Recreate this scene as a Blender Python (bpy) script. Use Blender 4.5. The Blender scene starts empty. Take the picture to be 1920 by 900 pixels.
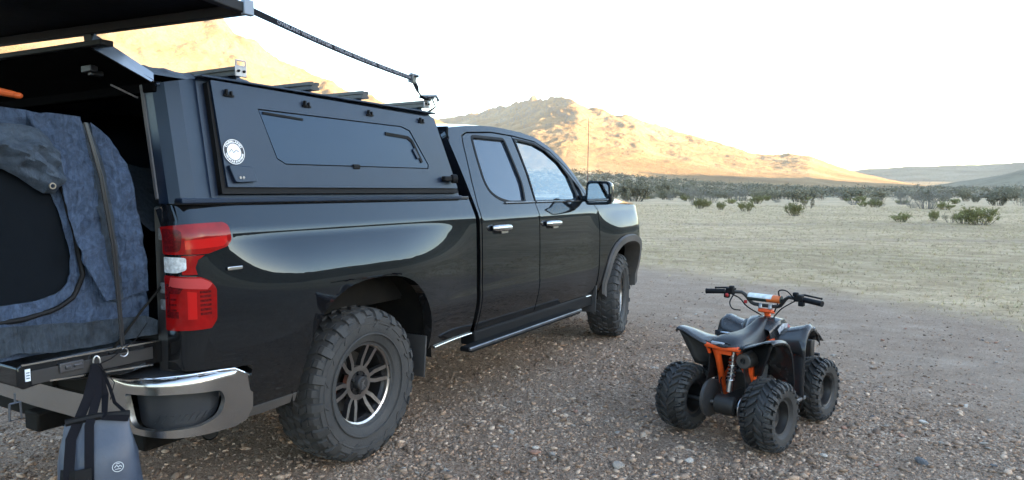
import bpy, bmesh, math, random
import numpy as np
from mathutils import Vector, Matrix
from mathutils.geometry import delaunay_2d_cdt

R = math.radians
scene = bpy.context.scene
C = scene.collection

# ------------------------------------------------------------------ camera
CAM = np.array([3.5126, -2.8169, 1.4647])
YAW, PITCH, FPX = R(30.205), R(4.046), 1305.2
cam_data = bpy.data.cameras.new('camera')
cam_data.sensor_width = 36.0
cam_data.lens = 36.0 * FPX / 1920.0
cam_data.clip_start = 0.05
cam_data.clip_end = 30000
cam = bpy.data.objects.new('camera', cam_data)
cam.location = CAM
cam.rotation_euler = (R(90) - PITCH, 0, YAW)
C.objects.link(cam)
scene.camera = cam

# ------------------------------------------------------------------ sky and sun
SUN_EL = R(8.0)
SUN_AZ = R(110.0) - YAW            # clockwise from +Y
SUNV = Vector((math.sin(SUN_AZ) * math.cos(SUN_EL), math.cos(SUN_AZ) * math.cos(SUN_EL), math.sin(SUN_EL)))
world = bpy.data.worlds.new('World')
scene.world = world
world.use_nodes = True
wn = world.node_tree
wn.nodes.clear()
sky = wn.nodes.new('ShaderNodeTexSky')
sky.sky_type = 'NISHITA'
sky.sun_disc = False
sky.sun_elevation = SUN_EL
sky.sun_rotation = SUN_AZ
sky.altitude = 800
sky.air_density = 1.0
sky.dust_density = 0.8
sky.ozone_density = 1.4
bg = wn.nodes.new('ShaderNodeBackground')
bg.inputs['Strength'].default_value = 0.15
wo = wn.nodes.new('ShaderNodeOutputWorld')
wn.links.new(sky.outputs[0], bg.inputs[0])
wn.links.new(bg.outputs[0], wo.inputs[0])
sd = bpy.data.lights.new('sun', 'SUN')
sd.energy = 4.2
sd.angle = R(0.5)
sd.color = (1.0, 0.71, 0.38)
sun = bpy.data.objects.new('sun', sd)
sun.rotation_euler = (-SUNV).to_track_quat('-Z', 'Y').to_euler()
sun.location = (60, 40, 60)
C.objects.link(sun)

scene.view_settings.view_transform = 'Standard'
scene.view_settings.look = 'None'
scene.view_settings.gamma = 1.0
scene.view_settings.use_curve_mapping = False
scene.view_settings.exposure = 3.0
scene.cycles.max_bounces = 8
scene.cycles.diffuse_bounces = 3
scene.cycles.glossy_bounces = 4
scene.cycles.transmission_bounces = 6
scene.cycles.transparent_max_bounces = 8
scene.cycles.caustics_reflective = False
scene.cycles.caustics_refractive = False
scene.cycles.use_denoising = True

# ------------------------------------------------------------------ materials
MATS = {}
def M(name, col=(0.5, 0.5, 0.5), rough=0.5, metal=0.0, ior=1.5, coat=0.0, var=0.0, vscale=8.0, bump=0.0, bscale=60.0,
      alpha=1.0, trans=0.0, dust=0.0, dustcol=(0.30, 0.25, 0.20), detail=6.0, rvar=0.0, coatr=0.03, tint=None, col2=None, stretch=None):
    """Principled material; var darkens/lightens by noise, bump adds fine relief, dust mixes a pale noise layer."""
    if name in MATS: return MATS[name]
    m = bpy.data.materials.new(name); m.use_nodes = True
    nt = m.node_tree; b = nt.nodes['Principled BSDF']
    b.inputs['Base Color'].default_value = (*col, 1)
    b.inputs['Roughness'].default_value = rough
    b.inputs['Metallic'].default_value = metal
    b.inputs['IOR'].default_value = ior
    b.inputs['Coat Weight'].default_value = coat
    b.inputs['Coat Roughness'].default_value = coatr
    b.inputs['Transmission Weight'].default_value = trans
    b.inputs['Alpha'].default_value = alpha
    if tint: b.inputs['Specular Tint'].default_value = (*tint, 1)
    tc = nt.nodes.new('ShaderNodeTexCoord')
    vec = tc.outputs['Object']
    if stretch:
        mp = nt.nodes.new('ShaderNodeMapping'); mp.inputs['Scale'].default_value = stretch
        nt.links.new(vec, mp.inputs['Vector']); vec = mp.outputs['Vector']
    def noise(scale, det=detail, rgh=0.6):
        n = nt.nodes.new('ShaderNodeTexNoise'); n.inputs['Scale'].default_value = scale
        n.inputs['Detail'].default_value = det; n.inputs['Roughness'].default_value = rgh
        nt.links.new(vec, n.inputs['Vector']); return n
    cur = None
    if var > 0 or col2:
        n = noise(vscale)
        r = nt.nodes.new('ShaderNodeValToRGB')
        r.color_ramp.elements[0].position = 0.32; r.color_ramp.elements[1].position = 0.68
        c2 = col2 or tuple(min(1, c * (1 + var)) for c in col)
        c1 = tuple(c * (1 - var) for c in col) if not col2 else col
        r.color_ramp.elements[0].color = (*c1, 1); r.color_ramp.elements[1].color = (*c2, 1)
        nt.links.new(n.outputs['Fac'], r.inputs['Fac']); cur = r.outputs['Color']
    if dust > 0:
        n = noise(5.0, 8.0, 0.7)
        r = nt.nodes.new('ShaderNodeValToRGB')
        r.color_ramp.elements[0].position = 0.35; r.color_ramp.elements[1].position = 0.75
        r.color_ramp.elements[0].color = (dust * 0.25,) * 3 + (1,); r.color_ramp.elements[1].color = (dust,) * 3 + (1,)
        nt.links.new(n.outputs['Fac'], r.inputs['Fac'])
        mx = nt.nodes.new('ShaderNodeMix'); mx.data_type = 'RGBA'
        mx.inputs['A'].default_value = (*col, 1); mx.inputs['B'].default_value = (*dustcol, 1)
        if cur: nt.links.new(cur, mx.inputs['A'])
        nt.links.new(r.outputs['Color'], mx.inputs['Factor']); cur = mx.outputs['Result']
    if cur: nt.links.new(cur, b.inputs['Base Color'])
    if rvar > 0:
        n = noise(vscale * 0.7)
        mr = nt.nodes.new('ShaderNodeMapRange')
        mr.inputs['To Min'].default_value = max(0.01, rough - rvar); mr.inputs['To Max'].default_value = rough + rvar
        nt.links.new(n.outputs['Fac'], mr.inputs['Value']); nt.links.new(mr.outputs['Result'], b.inputs['Roughness'])
    if bump > 0:
        n = noise(bscale, 4.0)
        bp = nt.nodes.new('ShaderNodeBump'); bp.inputs['Strength'].default_value = bump
        bp.inputs['Distance'].default_value = 0.01
        nt.links.new(n.outputs['Fac'], bp.inputs['Height']); nt.links.new(bp.outputs['Normal'], b.inputs['Normal'])
    MATS[name] = m
    return m

# ------------------------------------------------------------------ mesh helpers
def tag(o, label=None, cat=None, group=None, kind=None):
    if label: o['label'] = label
    if cat: o['category'] = cat
    if group: o['group'] = group
    if kind: o['kind'] = kind
    return o

def empty(name, loc=(0, 0, 0), rz=0, parent=None):
    o = bpy.data.objects.new(name, None); C.objects.link(o)
    o.location = loc; o.rotation_euler = (0, 0, rz); o.empty_display_size = 0.1
    if parent: o.parent = parent
    return o

def link_mesh(name, me, mat, parent=None):
    o = bpy.data.objects.new(name, me); C.objects.link(o)
    if mat and not me.materials: me.materials.append(mat)
    if parent: o.parent = parent
    return o

class MB:
    """collects shapes, build() links them as one mesh object"""
    def __init__(self): self.v = []; self.f = []; self.mi = []; self.cur = 0
    def add(self, vs, fs):
        n = len(self.v); self.v += [tuple(p) for p in vs]
        self.f += [tuple(i + n for i in q) for q in fs]; self.mi += [self.cur] * len(fs); return self
    def box(self, c, s, rot=None):
        hx, hy, hz = s[0] / 2, s[1] / 2, s[2] / 2
        vs = [Vector((x, y, z)) for x in (-hx, hx) for y in (-hy, hy) for z in (-hz, hz)]
        if rot is not None:
            m = rot if isinstance(rot, Matrix) else Matrix.Rotation(rot[2], 3, 'Z') @ Matrix.Rotation(rot[1], 3, 'Y') @ Matrix.Rotation(rot[0], 3, 'X')
            vs = [m @ p for p in vs]
        vs = [p + Vector(c) for p in vs]
        return self.add(vs, [(0, 1, 3, 2), (4, 6, 7, 5), (0, 4, 5, 1), (2, 3, 7, 6), (0, 2, 6, 4), (1, 5, 7, 3)])
    def bar(self, a, b, w, h, upv=(0, 0, 1)):
        a, b = Vector(a), Vector(b); d = (b - a); L = d.length; d.normalize()
        s = d.cross(Vector(upv)); s.normalize(); u = s.cross(d)
        vs = []
        for p in (a, b):
            for i, j in ((-1, -1), (1, -1), (1, 1), (-1, 1)): vs.append(p + s * (w / 2 * i) + u * (h / 2 * j))
        return self.add(vs, [(3, 2, 1, 0), (4, 5, 6, 7), (0, 1, 5, 4), (1, 2, 6, 5), (2, 3, 7, 6), (3, 0, 4, 7)])
    def tube(self, path, r, n=10, caps=True):
        path = [Vector(p) for p in path]
        rs = list(r) if hasattr(r, '__len__') else [r] * len(path)
        base = len(self.v); up = None; vs = []
        for i, p in enumerate(path):
            t = (path[min(i + 1, len(path) - 1)] - path[max(i - 1, 0)]).normalized()
            if up is None:
                up = Vector((0, 0, 1)) if abs(t.z) < 0.9 else Vector((1, 0, 0))
            s = t.cross(up).normalized(); up = s.cross(t).normalized()
            for k in range(n):
                a = 2 * math.pi * k / n
                vs.append(p + (s * math.cos(a) + up * math.sin(a)) * rs[i])
        fs = []
        for i in range(len(path) - 1):
            for k in range(n):
                k2 = (k + 1) % n
                fs.append((i * n + k, i * n + k2, (i + 1) * n + k2, (i + 1) * n + k))
        if caps:
            fs.append(tuple(range(n - 1, -1, -1))); m = (len(path) - 1) * n; fs.append(tuple(range(m, m + n)))
        return self.add(vs, fs)
    def lathe(self, prof, n=48, axis='X', c=(0, 0, 0), closed=False):
        """prof: (axial, radius) pairs revolved round the axis"""
        vs = []
        for a, r in prof:
            for k in range(n):
                t = 2 * math.pi * k / n; q = (a, r * math.cos(t), r * math.sin(t))
                if axis == 'Y': q = (q[2], q[0], q[1])
                if axis == 'Z': q = (q[1], q[2], q[0])
                vs.append((q[0] + c[0], q[1] + c[1], q[2] + c[2]))
        fs = []; m = len(prof)
        for i in range(m if closed else m - 1):
            j = (i + 1) % m
            for k in range(n):
                k2 = (k + 1) % n; fs.append((i * n + k, j * n + k, j * n + k2, i * n + k2))
        if not closed:
            if prof[0][1] < 1e-3: pass
        return self.add(vs, fs)
    def sphere(self, c, r, nu=12, nv=8):
        rx, ry, rz = r if hasattr(r, '__len__') else (r, r, r)
        vs = []; fs = []
        for j in range(nv + 1):
            p = math.pi * j / nv
            for i in range(nu):
                t = 2 * math.pi * i / nu
                vs.append((c[0] + rx * math.sin(p) * math.cos(t), c[1] + ry * math.sin(p) * math.sin(t), c[2] + rz * math.cos(p)))
        for j in range(nv):
            for i in range(nu):
                i2 = (i + 1) % nu; fs.append((j * nu + i, (j + 1) * nu + i, (j + 1) * nu + i2, j * nu + i2))
        return self.add(vs, fs)
    def grid(self, P, closeu=False):
        """P[i][j] rows of points"""
        n, m = len(P), len(P[0]); vs = [p for row in P for p in row]; fs = []
        for i in range(n - 1 + (1 if closeu else 0)):
            i2 = (i + 1) % n
            for j in range(m - 1): fs.append((i * m + j, i2 * m + j, i2 * m + j + 1, i * m + j + 1))
        return self.add(vs, fs)
    def prism(self, poly, d, frame):
        """poly 2D outline extruded by d; frame(u, v, w) -> 3D"""
        n = len(poly)
        vs = [frame(u, v, 0) for u, v in poly] + [frame(u, v, d) for u, v in poly]
        fs = [tuple(range(n)), tuple(range(2 * n - 1, n - 1, -1))] + [(i, i + n, (i + 1) % n + n, (i + 1) % n) for i in range(n)]
        return self.add(vs, fs)
    def mesh(self, name, mats, smooth=True, angle=35, fix=True):
        me = bpy.data.meshes.new(name); me.from_pydata(self.v, [], self.f)
        for m in (mats if isinstance(mats, (list, tuple)) else [mats]): me.materials.append(m)
        if any(self.mi): me.polygons.foreach_set('material_index', self.mi)
        if fix:
            bm = bmesh.new(); bm.from_mesh(me); bmesh.ops.recalc_face_normals(bm, faces=bm.faces); bm.to_mesh(me); bm.free()
        if smooth:
            me.shade_smooth(); me.set_sharp_from_angle(angle=R(angle))
        me.update(); return me
    def build(self, name, mats, parent=None, smooth=True, angle=35, bevel=0, fix=True, seg=2):
        o = link_mesh(name, self.mesh(name, mats, smooth, angle, fix), None, parent)
        if bevel:
            b = o.modifiers.new('edge', 'BEVEL'); b.width = bevel; b.segments = seg; b.limit_method = 'ANGLE'; b.angle_limit = R(35)
            b.harden_normals = False
        return o

def rounded(pts, r, n=5):
    """2D polygon with rounded corners (r scalar or per-corner list)"""
    out = []; k = len(pts)
    for i in range(k):
        p0, p1, p2 = (np.array(pts[(i + d) % k], float) for d in (-1, 0, 1))
        rr = r[i] if hasattr(r, '__len__') else r
        if rr <= 0: out.append(tuple(p1)); continue
        a = p0 - p1; b = p2 - p1; la, lb = np.linalg.norm(a), np.linalg.norm(b)
        q = min(rr, la * 0.49, lb * 0.49); A = p1 + a / la * q; B = p1 + b / lb * q
        for t in np.linspace(0, 1, n): out.append(tuple((1 - t) ** 2 * A + 2 * t * (1 - t) * p1 + t * t * B))
    return out

def resample(poly, res):
    out = []
    for i in range(len(poly)):
        a = np.array(poly[i], float); b = np.array(poly[(i + 1) % len(poly)], float)
        k = max(1, int(math.ceil(np.linalg.norm(b - a) / res)))
        for j in range(k): out.append(a + (b - a) * j / k)
    return np.array(out)

def inside(poly, P):
    x, y = P[:, 0], P[:, 1]; r = np.zeros(len(P), bool); n = len(poly); j = n - 1
    for i in range(n):
        xi, yi = poly[i]; xj, yj = poly[j]
        c = ((yi > y) != (yj > y)) & (x < (xj - xi) * (y - yi) / (yj - yi + 1e-15) + xi)
        r ^= c; j = i
    return r

def panel(name, outline, fmap, mat, parent=None, holes=(), res=0.05, depth=0.025, sign=1, off=0.0, eps=1e-3):
    """sheet cut to a 2D outline, laid on a surface fmap(s, t) -> Nx3, with exact surface normals and an edge return"""
    loops = [resample(outline, res)] + [resample(h, res) for h in holes]
    lo, hi = loops[0].min(0), loops[0].max(0)
    gx, gy = np.meshgrid(np.arange(lo[0] + res / 2, hi[0], res), np.arange(lo[1] + res / 2, hi[1], res))
    G = np.stack([gx.ravel(), gy.ravel()], 1)
    ok = inside(loops[0], G)
    for h in loops[1:]: ok &= ~inside(h, G)
    B = np.concatenate(loops)
    if len(G):
        G = G[ok]
        if len(G):
            d = np.min(np.linalg.norm(G[:, None] - B[None], axis=2), axis=1); G = G[d > res * 0.45]
    V = np.concatenate([B, G]) if len(G) else B
    E = []; s = 0
    for L in loops:
        n = len(L); E += [(s + i, s + (i + 1) % n) for i in range(n)]; s += n
    vo, eo, fo, ov, oe, of = delaunay_2d_cdt([Vector(p) for p in V], E, [], 0, 1e-6)
    vo = np.array([(p.x, p.y) for p in vo]); fo = np.array([f for f in fo if len(f) == 3])
    cen = vo[fo].mean(1); ok = inside(loops[0], cen)
    for h in loops[1:]: ok &= ~inside(h, cen)
    fo = fo[ok]
    def surf(q):
        P = fmap(q[:, 0], q[:, 1])
        du = fmap(q[:, 0] + eps, q[:, 1]) - fmap(q[:, 0] - eps, q[:, 1])
        dv = fmap(q[:, 0], q[:, 1] + eps) - fmap(q[:, 0], q[:, 1] - eps)
        N = np.cross(du, dv) * sign; N /= np.linalg.norm(N, axis=1)[:, None] + 1e-12
        return P + N * off, N
    P, N = surf(vo)
    verts = [tuple(p) for p in P]; faces = []
    a, b, c = P[fo[:, 0]], P[fo[:, 1]], P[fo[:, 2]]
    fl = np.einsum('ij,ij->i', np.cross(b - a, c - a), N[fo[:, 0]]) < 0
    for t, q in zip(fo, fl): faces.append((t[0], t[2], t[1]) if q else tuple(t))
    nfront = len(faces)
    if depth:
        for L in loops:
            PL, NL = surf(L); n = len(L); s = len(verts)
            verts += [tuple(p) for p in PL] + [tuple(p) for p in PL - NL * depth]
            for i in range(n): faces.append((s + i, s + n + i, s + n + (i + 1) % n, s + (i + 1) % n))
    me = bpy.data.meshes.new(name); me.from_pydata(verts, [], [tuple(int(i) for i in f) for f in faces])
    me.materials.append(mat); me.shade_smooth()
    nl = np.zeros((len(me.loops), 3)); k = 0
    for f in faces[:nfront]:
        for i in me.polygons[k].vertices: pass
        k += 1
    li = np.zeros(len(me.loops), int); me.loops.foreach_get('vertex_index', li)
    m = li < len(N); nl[m] = N[li[m]]
    me.normals_split_custom_set([tuple(x) for x in nl])
    o = link_mesh(name, me, None, parent)
    return o

def text_mesh(body, size=1.0, bold=0.0):
    """built-in lettering as a flat mesh: (verts Nx3, faces)"""
    cu = bpy.data.curves.new('t', 'FONT'); cu.body = body; cu.size = size; cu.align_x = 'CENTER'; cu.align_y = 'CENTER'
    cu.offset = bold; cu.resolution_u = 3
    ob = bpy.data.objects.new('t', cu); C.objects.link(ob)
    dg = bpy.context.evaluated_depsgraph_get(); me = bpy.data.meshes.new_from_object(ob.evaluated_get(dg))
    v = np.array([tuple(p.co) for p in me.vertices]); f = [tuple(p.vertices) for p in me.polygons]
    bpy.data.objects.remove(ob); bpy.data.curves.remove(cu); bpy.data.meshes.remove(me)
    return v, f

def copy_tree(o, parent=None):
    c = o.copy(); C.objects.link(c)
    if parent: c.parent = parent
    for ch in list(o.children): copy_tree(ch, c)
    return c

# ------------------------------------------------------------------ noise
def _hash(ix, iy, seed):
    h = (ix.astype(np.int64) * 374761393 + iy.astype(np.int64) * 668265263 + seed * 1442695041) & 0xFFFFFFFF
    h = ((h ^ (h >> 13)) * 1274126177) & 0xFFFFFFFF
    return (h ^ (h >> 16)) & 0xFFFFFFFF
def gnoise(x, y, seed=0):
    x = np.asarray(x, float); y = np.asarray(y, float)
    ix, iy = np.floor(x), np.floor(y); fx, fy = x - ix, y - iy
    def g(dx, dy):
        a = _hash(ix + dx, iy + dy, seed) / 4294967296.0 * 2 * np.pi
        return np.cos(a) * (fx - dx) + np.sin(a) * (fy - dy)
    u = fx ** 3 * (fx * (fx * 6 - 15) + 10); v = fy ** 3 * (fy * (fy * 6 - 15) + 10)
    return ((g(0, 0) * (1 - u) + g(1, 0) * u) * (1 - v) + (g(0, 1) * (1 - u) + g(1, 1) * u) * v) * 1.5
def fbm(x, y, seed=0, oct=5, gain=0.5, ridged=False):
    s = 0; a = 1; t = 0; f = 1.0
    for i in range(oct):
        n = gnoise(x * f + 17.3 * i, y * f - 9.1 * i, seed + i)
        s = s + a * ((1 - 2 * np.abs(n)) if ridged else n); t += a; a *= gain; f *= 2.03
    return s / t
def sstep(a, b, x):
    t = np.clip((x - a) / (b - a), 0, 1); return t * t * (3 - 2 * t)
# ================================================================== LAND
FW2 = np.array([-math.sin(YAW), math.cos(YAW)]); RT2 = np.array([math.cos(YAW), math.sin(YAW)])
_fw = np.array([FW2[0] * math.cos(PITCH), FW2[1] * math.cos(PITCH), -math.sin(PITCH)])
_rt = np.array([RT2[0], RT2[1], 0.0]); _up = np.cross(_rt, _fw)
def azel(u, v):
    """azimuth (right of the viewing direction) and elevation of a photograph point, radians"""
    d = _fw + _rt * (u - 960) / FPX - _up * (v - 450) / FPX
    return math.atan2(d[0] * RT2[0] + d[1] * RT2[1], d[0] * FW2[0] + d[1] * FW2[1]), math.atan2(d[2], math.hypot(d[0], d[1]))
def polar(az, r):
    f, a = r * np.cos(az), r * np.sin(az)
    return CAM[0] + f * FW2[0] + a * RT2[0], CAM[1] + f * FW2[1] + a * RT2[1]
def to_polar(x, y):
    dx, dy = x - CAM[0], y - CAM[1]
    f = dx * FW2[0] + dy * FW2[1]; a = dx * RT2[0] + dy * RT2[1]
    return np.arctan2(a, f), np.hypot(a, f)

def ground_h(x, y):
    az, r = to_polar(x, y)
    slope = np.interp(np.degrees(az), [-60, 4, 10, 16, 25, 40, 120], [0.075, 0.070, 0.050, 0.028, 0.012, 0.008, 0.0])
    d = np.clip(r - 125, 0, 480)
    h = slope * d * d / (d + 50)
    far = sstep(14, 60, r)
    h = h + far * (0.10 * fbm(x / 17, y / 17, 3, 4) + 0.04 * fbm(x / 3.1, y / 3.1, 5, 3))
    near = 1 - sstep(12, 30, r)
    h = h + near * (0.018 * fbm(x / 1.3, y / 1.3, 8, 4) + 0.007 * fbm(x / 0.25, y / 0.25, 9, 3)) - 0.004
    # wheel ruts of the track beyond the truck
    return h

def track_side(x, y):
    """metres beyond the edge of the gravel clearing (positive: grass)"""
    # edge runs (-0.8, 9.2) -> (2.1, 8.1) -> (4.6, 6.5) and on
    ex = np.interp(x, [-60, -12, -0.8, 2.1, 4.6, 9, 30, 80], [30, 14, 9.3, 7.9, 6.1, 3.6, -4, -22])
    return (y - ex) * 0.9

def heightfield(name, X, Y, Z, mat, wrap=False):
    n, m = X.shape
    V = np.stack([X, Y, Z], 2).reshape(-1, 3)
    i = np.arange(n if wrap else n - 1)[:, None]; j = np.arange(m - 1)[None]
    i2 = (i + 1) % n
    Fq = np.stack([i * m + j, i * m + j + 1, i2 * m + j + 1, i2 * m + j], 2).reshape(-1, 4)
    me = bpy.data.meshes.new(name)
    me.vertices.add(len(V)); me.vertices.foreach_set('co', V.ravel())
    me.loops.add(Fq.size); me.loops.foreach_set('vertex_index', Fq.ravel())
    me.polygons.add(len(Fq)); me.polygons.foreach_set('loop_start', np.arange(0, Fq.size, 4)); me.polygons.foreach_set('loop_total', np.full(len(Fq), 4))
    me.update(calc_edges=True); me.validate(); me.shade_smooth()
    o = link_mesh(name, me, mat); tag(o, kind='structure'); return o

# ---- materials of the land
def nodes_mat(name):
    m = bpy.data.materials.new(name); m.use_nodes = True; nt = m.node_tree
    return m, nt, nt.nodes['Principled BSDF'], nt.links.new
def nnoise(nt, vec, scale, det=5, rough=0.6, dist=0.0):
    n = nt.nodes.new('ShaderNodeTexNoise'); n.inputs['Scale'].default_value = scale; n.inputs['Detail'].default_value = det
    n.inputs['Roughness'].default_value = rough; n.inputs['Distortion'].default_value = dist
    nt.links.new(vec, n.inputs['Vector']); return n.outputs['Fac']
def nramp(nt, fac, stops):
    r = nt.nodes.new('ShaderNodeValToRGB'); e = r.color_ramp.elements
    while len(e) < len(stops): e.new(0.5)
    for k, (p, c) in zip(e, stops): k.position = p; k.color = (*c, 1) if len(c) == 3 else c
    nt.links.new(fac, r.inputs['Fac']); return r.outputs['Color']
def nmix(nt, fac, a, b, mode='MIX'):
    x = nt.nodes.new('ShaderNodeMix'); x.data_type = 'RGBA'; x.blend_type = mode
    for s, k in ((fac, 'Factor'), (a, 'A'), (b, 'B')):
        if isinstance(s, (int, float)): x.inputs[k].default_value = s
        elif isinstance(s, tuple): x.inputs[k].default_value = (*s, 1)
        else: nt.links.new(s, x.inputs[k])
    return x.outputs['Result']
def nmath(nt, op, a, b=None, clamp=False):
    x = nt.nodes.new('ShaderNodeMath'); x.operation = op; x.use_clamp = clamp
    for i, s in enumerate((a, b)):
        if s is None: continue
        if isinstance(s, (int, float)): x.inputs[i].default_value = s
        else: nt.links.new(s, x.inputs[i])
    return x.outputs[0]
def nbump(nt, h, strength, dist):
    b = nt.nodes.new('ShaderNodeBump'); b.inputs['Strength'].default_value = strength; b.inputs['Distance'].default_value = dist
    nt.links.new(h, b.inputs['Height']); return b

def ground_material():
    m, nt, b, L = nodes_mat('desert_ground')
    pos = nt.nodes.new('ShaderNodeNewGeometry').outputs['Position']
    at = nt.nodes.new('ShaderNodeAttribute'); at.attribute_name = 'grass'; gfac = at.outputs['Fac']
    # gravel: cells of several sizes
    def vor(scale, feat='F1'):
        v = nt.nodes.new('ShaderNodeTexVoronoi'); v.inputs['Scale'].default_value = scale; v.feature = feat
        w = nmix(nt, 0.06, pos, nnz, 'ADD'); L(w, v.inputs['Vector']); return v
    nn = nt.nodes.new('ShaderNodeTexNoise'); nn.inputs['Scale'].default_value = 30.0; L(pos, nn.inputs['Vector']); nnz = nn.outputs['Color']
    v1, v2 = vor(75), vor(190)
    e1 = vor(75, 'DISTANCE_TO_EDGE')
    sep = nt.nodes.new('ShaderNodeSeparateColor'); L(v1.outputs['Color'], sep.inputs[0])
    sep2 = nt.nodes.new('ShaderNodeSeparateColor'); L(v2.outputs['Color'], sep2.inputs[0])
    st = nramp(nt, sep.outputs[0], [(0, (.155, .108, .076)), (.35, (.30, .218, .158)), (.7, (.45, .340, .255)), (1, (.66, .54, .43))])
    st2 = nramp(nt, sep2.outputs[0], [(0, (.15, .102, .070)), (.5, (.29, .208, .148)), (1, (.49, .375, .28))])
    big = nnoise(nt, pos, 0.9, 6, .62); big2 = nnoise(nt, pos, 3.5, 5, .6)
    gr = nmix(nt, nramp(nt, big2, [(.40, (0, 0, 0)), (.60, (1, 1, 1))]), st2, st)
    dirt = nmix(nt, nnoise(nt, pos, 40, 4), (.170, .117, .082), (.30, .218, .160))
    dm = nramp(nt, big, [(.50, (0, 0, 0)), (.68, (.75, .75, .75))])
    gr = nmix(nt, dm, gr, dirt)
    tint = nramp(nt, nnoise(nt, pos, 0.35, 3), [(.3, (.90, .86, .84)), (.7, (1.08, 1.06, 1.06))])
    gr = nmix(nt, 1.0, gr, tint, 'MULTIPLY')
    # dry grass flat
    mp = nt.nodes.new('ShaderNodeMapping'); mp.inputs['Rotation'].default_value = (0, 0, -YAW); mp.inputs['Scale'].default_value = (0.75, 1.15, 1)
    L(pos, mp.inputs['Vector'])
    g1 = nramp(nt, nnoise(nt, mp.outputs['Vector'], 1.6, 8, .7), [(.30, (.34, .248, .155)), (.50, (.52, .395, .260)), (.68, (.68, .54, .38))])
    g2 = nramp(nt, nnoise(nt, mp.outputs['Vector'], 0.12, 5, .6), [(.35, (.80, .80, .74)), (.62, (1.12, 1.10, 1.04))])
    g = nmix(nt, 1.0, g1, g2, 'MULTIPLY')
    sc = nnoise(nt, pos, 9, 6, .7)
    g = nmix(nt, nramp(nt, sc, [(.50, (0, 0, 0)), (.66, (.55, .55, .55))]), g, (.27, .205, .13))
    # smoother, paler wheel-worn track along the edge of the grass
    at2 = nt.nodes.new('ShaderNodeAttribute'); at2.attribute_name = 'worn'; wf = at2.outputs['Fac']
    wc = nramp(nt, nnoise(nt, mp.outputs['Vector'], 2.4, 8, .7), [(.30, (.275, .200, .146)), (.55, (.385, .292, .220)), (.72, (.49, .385, .30))])
    wc = nmix(nt, nramp(nt, sep2.outputs[2], [(.75, (0, 0, 0)), (1, (.6, .6, .6))]), wc, st)
    gr = nmix(nt, wf, gr, wc)
    L(nmix(nt, gfac, gr, g), b.inputs['Base Color'])
    b.inputs['Roughness'].default_value = 0.9; b.inputs['Specular IOR Level'].default_value = 0.15
    h = nmath(nt, 'MULTIPLY', e1.outputs['Distance'], 6.0, True)
    h = nmath(nt, 'ADD', nmath(nt, 'MULTIPLY', h, sep.outputs[1]), nmath(nt, 'MULTIPLY', nnoise(nt, pos, 60, 6, .7), 1.2))
    bp = nbump(nt, h, 1.0, 0.012); L(bp.outputs['Normal'], b.inputs['Normal'])
    return m

def mountain_material(name, c1, c2, c3, speck=0.35):
    m, nt, b, L = nodes_mat(name)
    geo = nt.nodes.new('ShaderNodeNewGeometry'); pos = geo.outputs['Position']
    a = nnoise(nt, pos, 0.012, 8, .65); d = nnoise(nt, pos, 0.09, 8, .7)
    col = nramp(nt, a, [(.34, c1), (.52, c2), (.68, c3)])
    # crags show where the slope is steep
    nz = nt.nodes.new('ShaderNodeSeparateXYZ'); L(geo.outputs['True Normal'], nz.inputs[0])
    steep = nmath(nt, 'SUBTRACT', nmath(nt, 'ADD', nz.outputs['Z'], nmath(nt, 'MULTIPLY', d, 0.5)), 0.25)
    rock = nramp(nt, steep, [(.72, (1, 1, 1)), (.86, (0, 0, 0))])
    rc = nramp(nt, nnoise(nt, pos, 0.25, 6, .75), [(.3, (.20, .165, .13)), (.7, (.40, .325, .25))])
    col = nmix(nt, nmath(nt, 'MULTIPLY', rock, 0.75), col, rc)
    v = nt.nodes.new('ShaderNodeTexVoronoi'); v.inputs['Scale'].default_value = 0.17; L(pos, v.inputs['Vector'])
    sp = nramp(nt, v.outputs['Distance'], [(.16, (1, 1, 1)), (.34, (0, 0, 0))])
    dens = nramp(nt, nnoise(nt, pos, 0.02, 4), [(.38, (.15, .15, .15)), (.62, (1, 1, 1))])
    col = nmix(nt, nmath(nt, 'MULTIPLY', nmath(nt, 'MULTIPLY', sp, dens), speck), col, (.085, .085, .055))
    L(col, b.inputs['Base Color'])
    b.inputs['Roughness'].default_value = 0.95; b.inputs['Specular IOR Level'].default_value = 0.1
    bp = nbump(nt, nmath(nt, 'ADD', d, nmath(nt, 'MULTIPLY', nnoise(nt, pos, 0.5, 6, .75), 0.35)), 1.0, 5.0)
    L(bp.outputs['Normal'], b.inputs['Normal'])
    return m

GROUND_MAT = ground_material()
ROCK_MAT = mountain_material('sunlit_rock', (.34, .225, .120), (.44, .300, .160), (.52, .385, .23))
HILL_MAT = mountain_material('scrub_hill', (.27, .22, .15), (.36, .30, .20), (.43, .36, .25), 0.8)

# ---- the ground sheet
naz = 520
rr = np.concatenate([[0.02], 0.4 * 1.034 ** np.arange(0, 302)])
rr = rr[rr < 3300]
AZ, RRR = np.meshgrid(np.linspace(-math.pi, math.pi, naz, endpoint=False), rr, indexing='ij')
X, Y = polar(AZ, RRR)
GZ = ground_h(X, Y)
ground = heightfield('ground', X, Y, GZ, GROUND_MAT, wrap=True)
t = track_side(X, Y) + 0.9 * fbm(X / 2.2, Y / 2.2, 21, 4) + 0.35 * fbm(X / 0.5, Y / 0.5, 22, 3)
gm = sstep(-0.5, 1.3, t)
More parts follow.
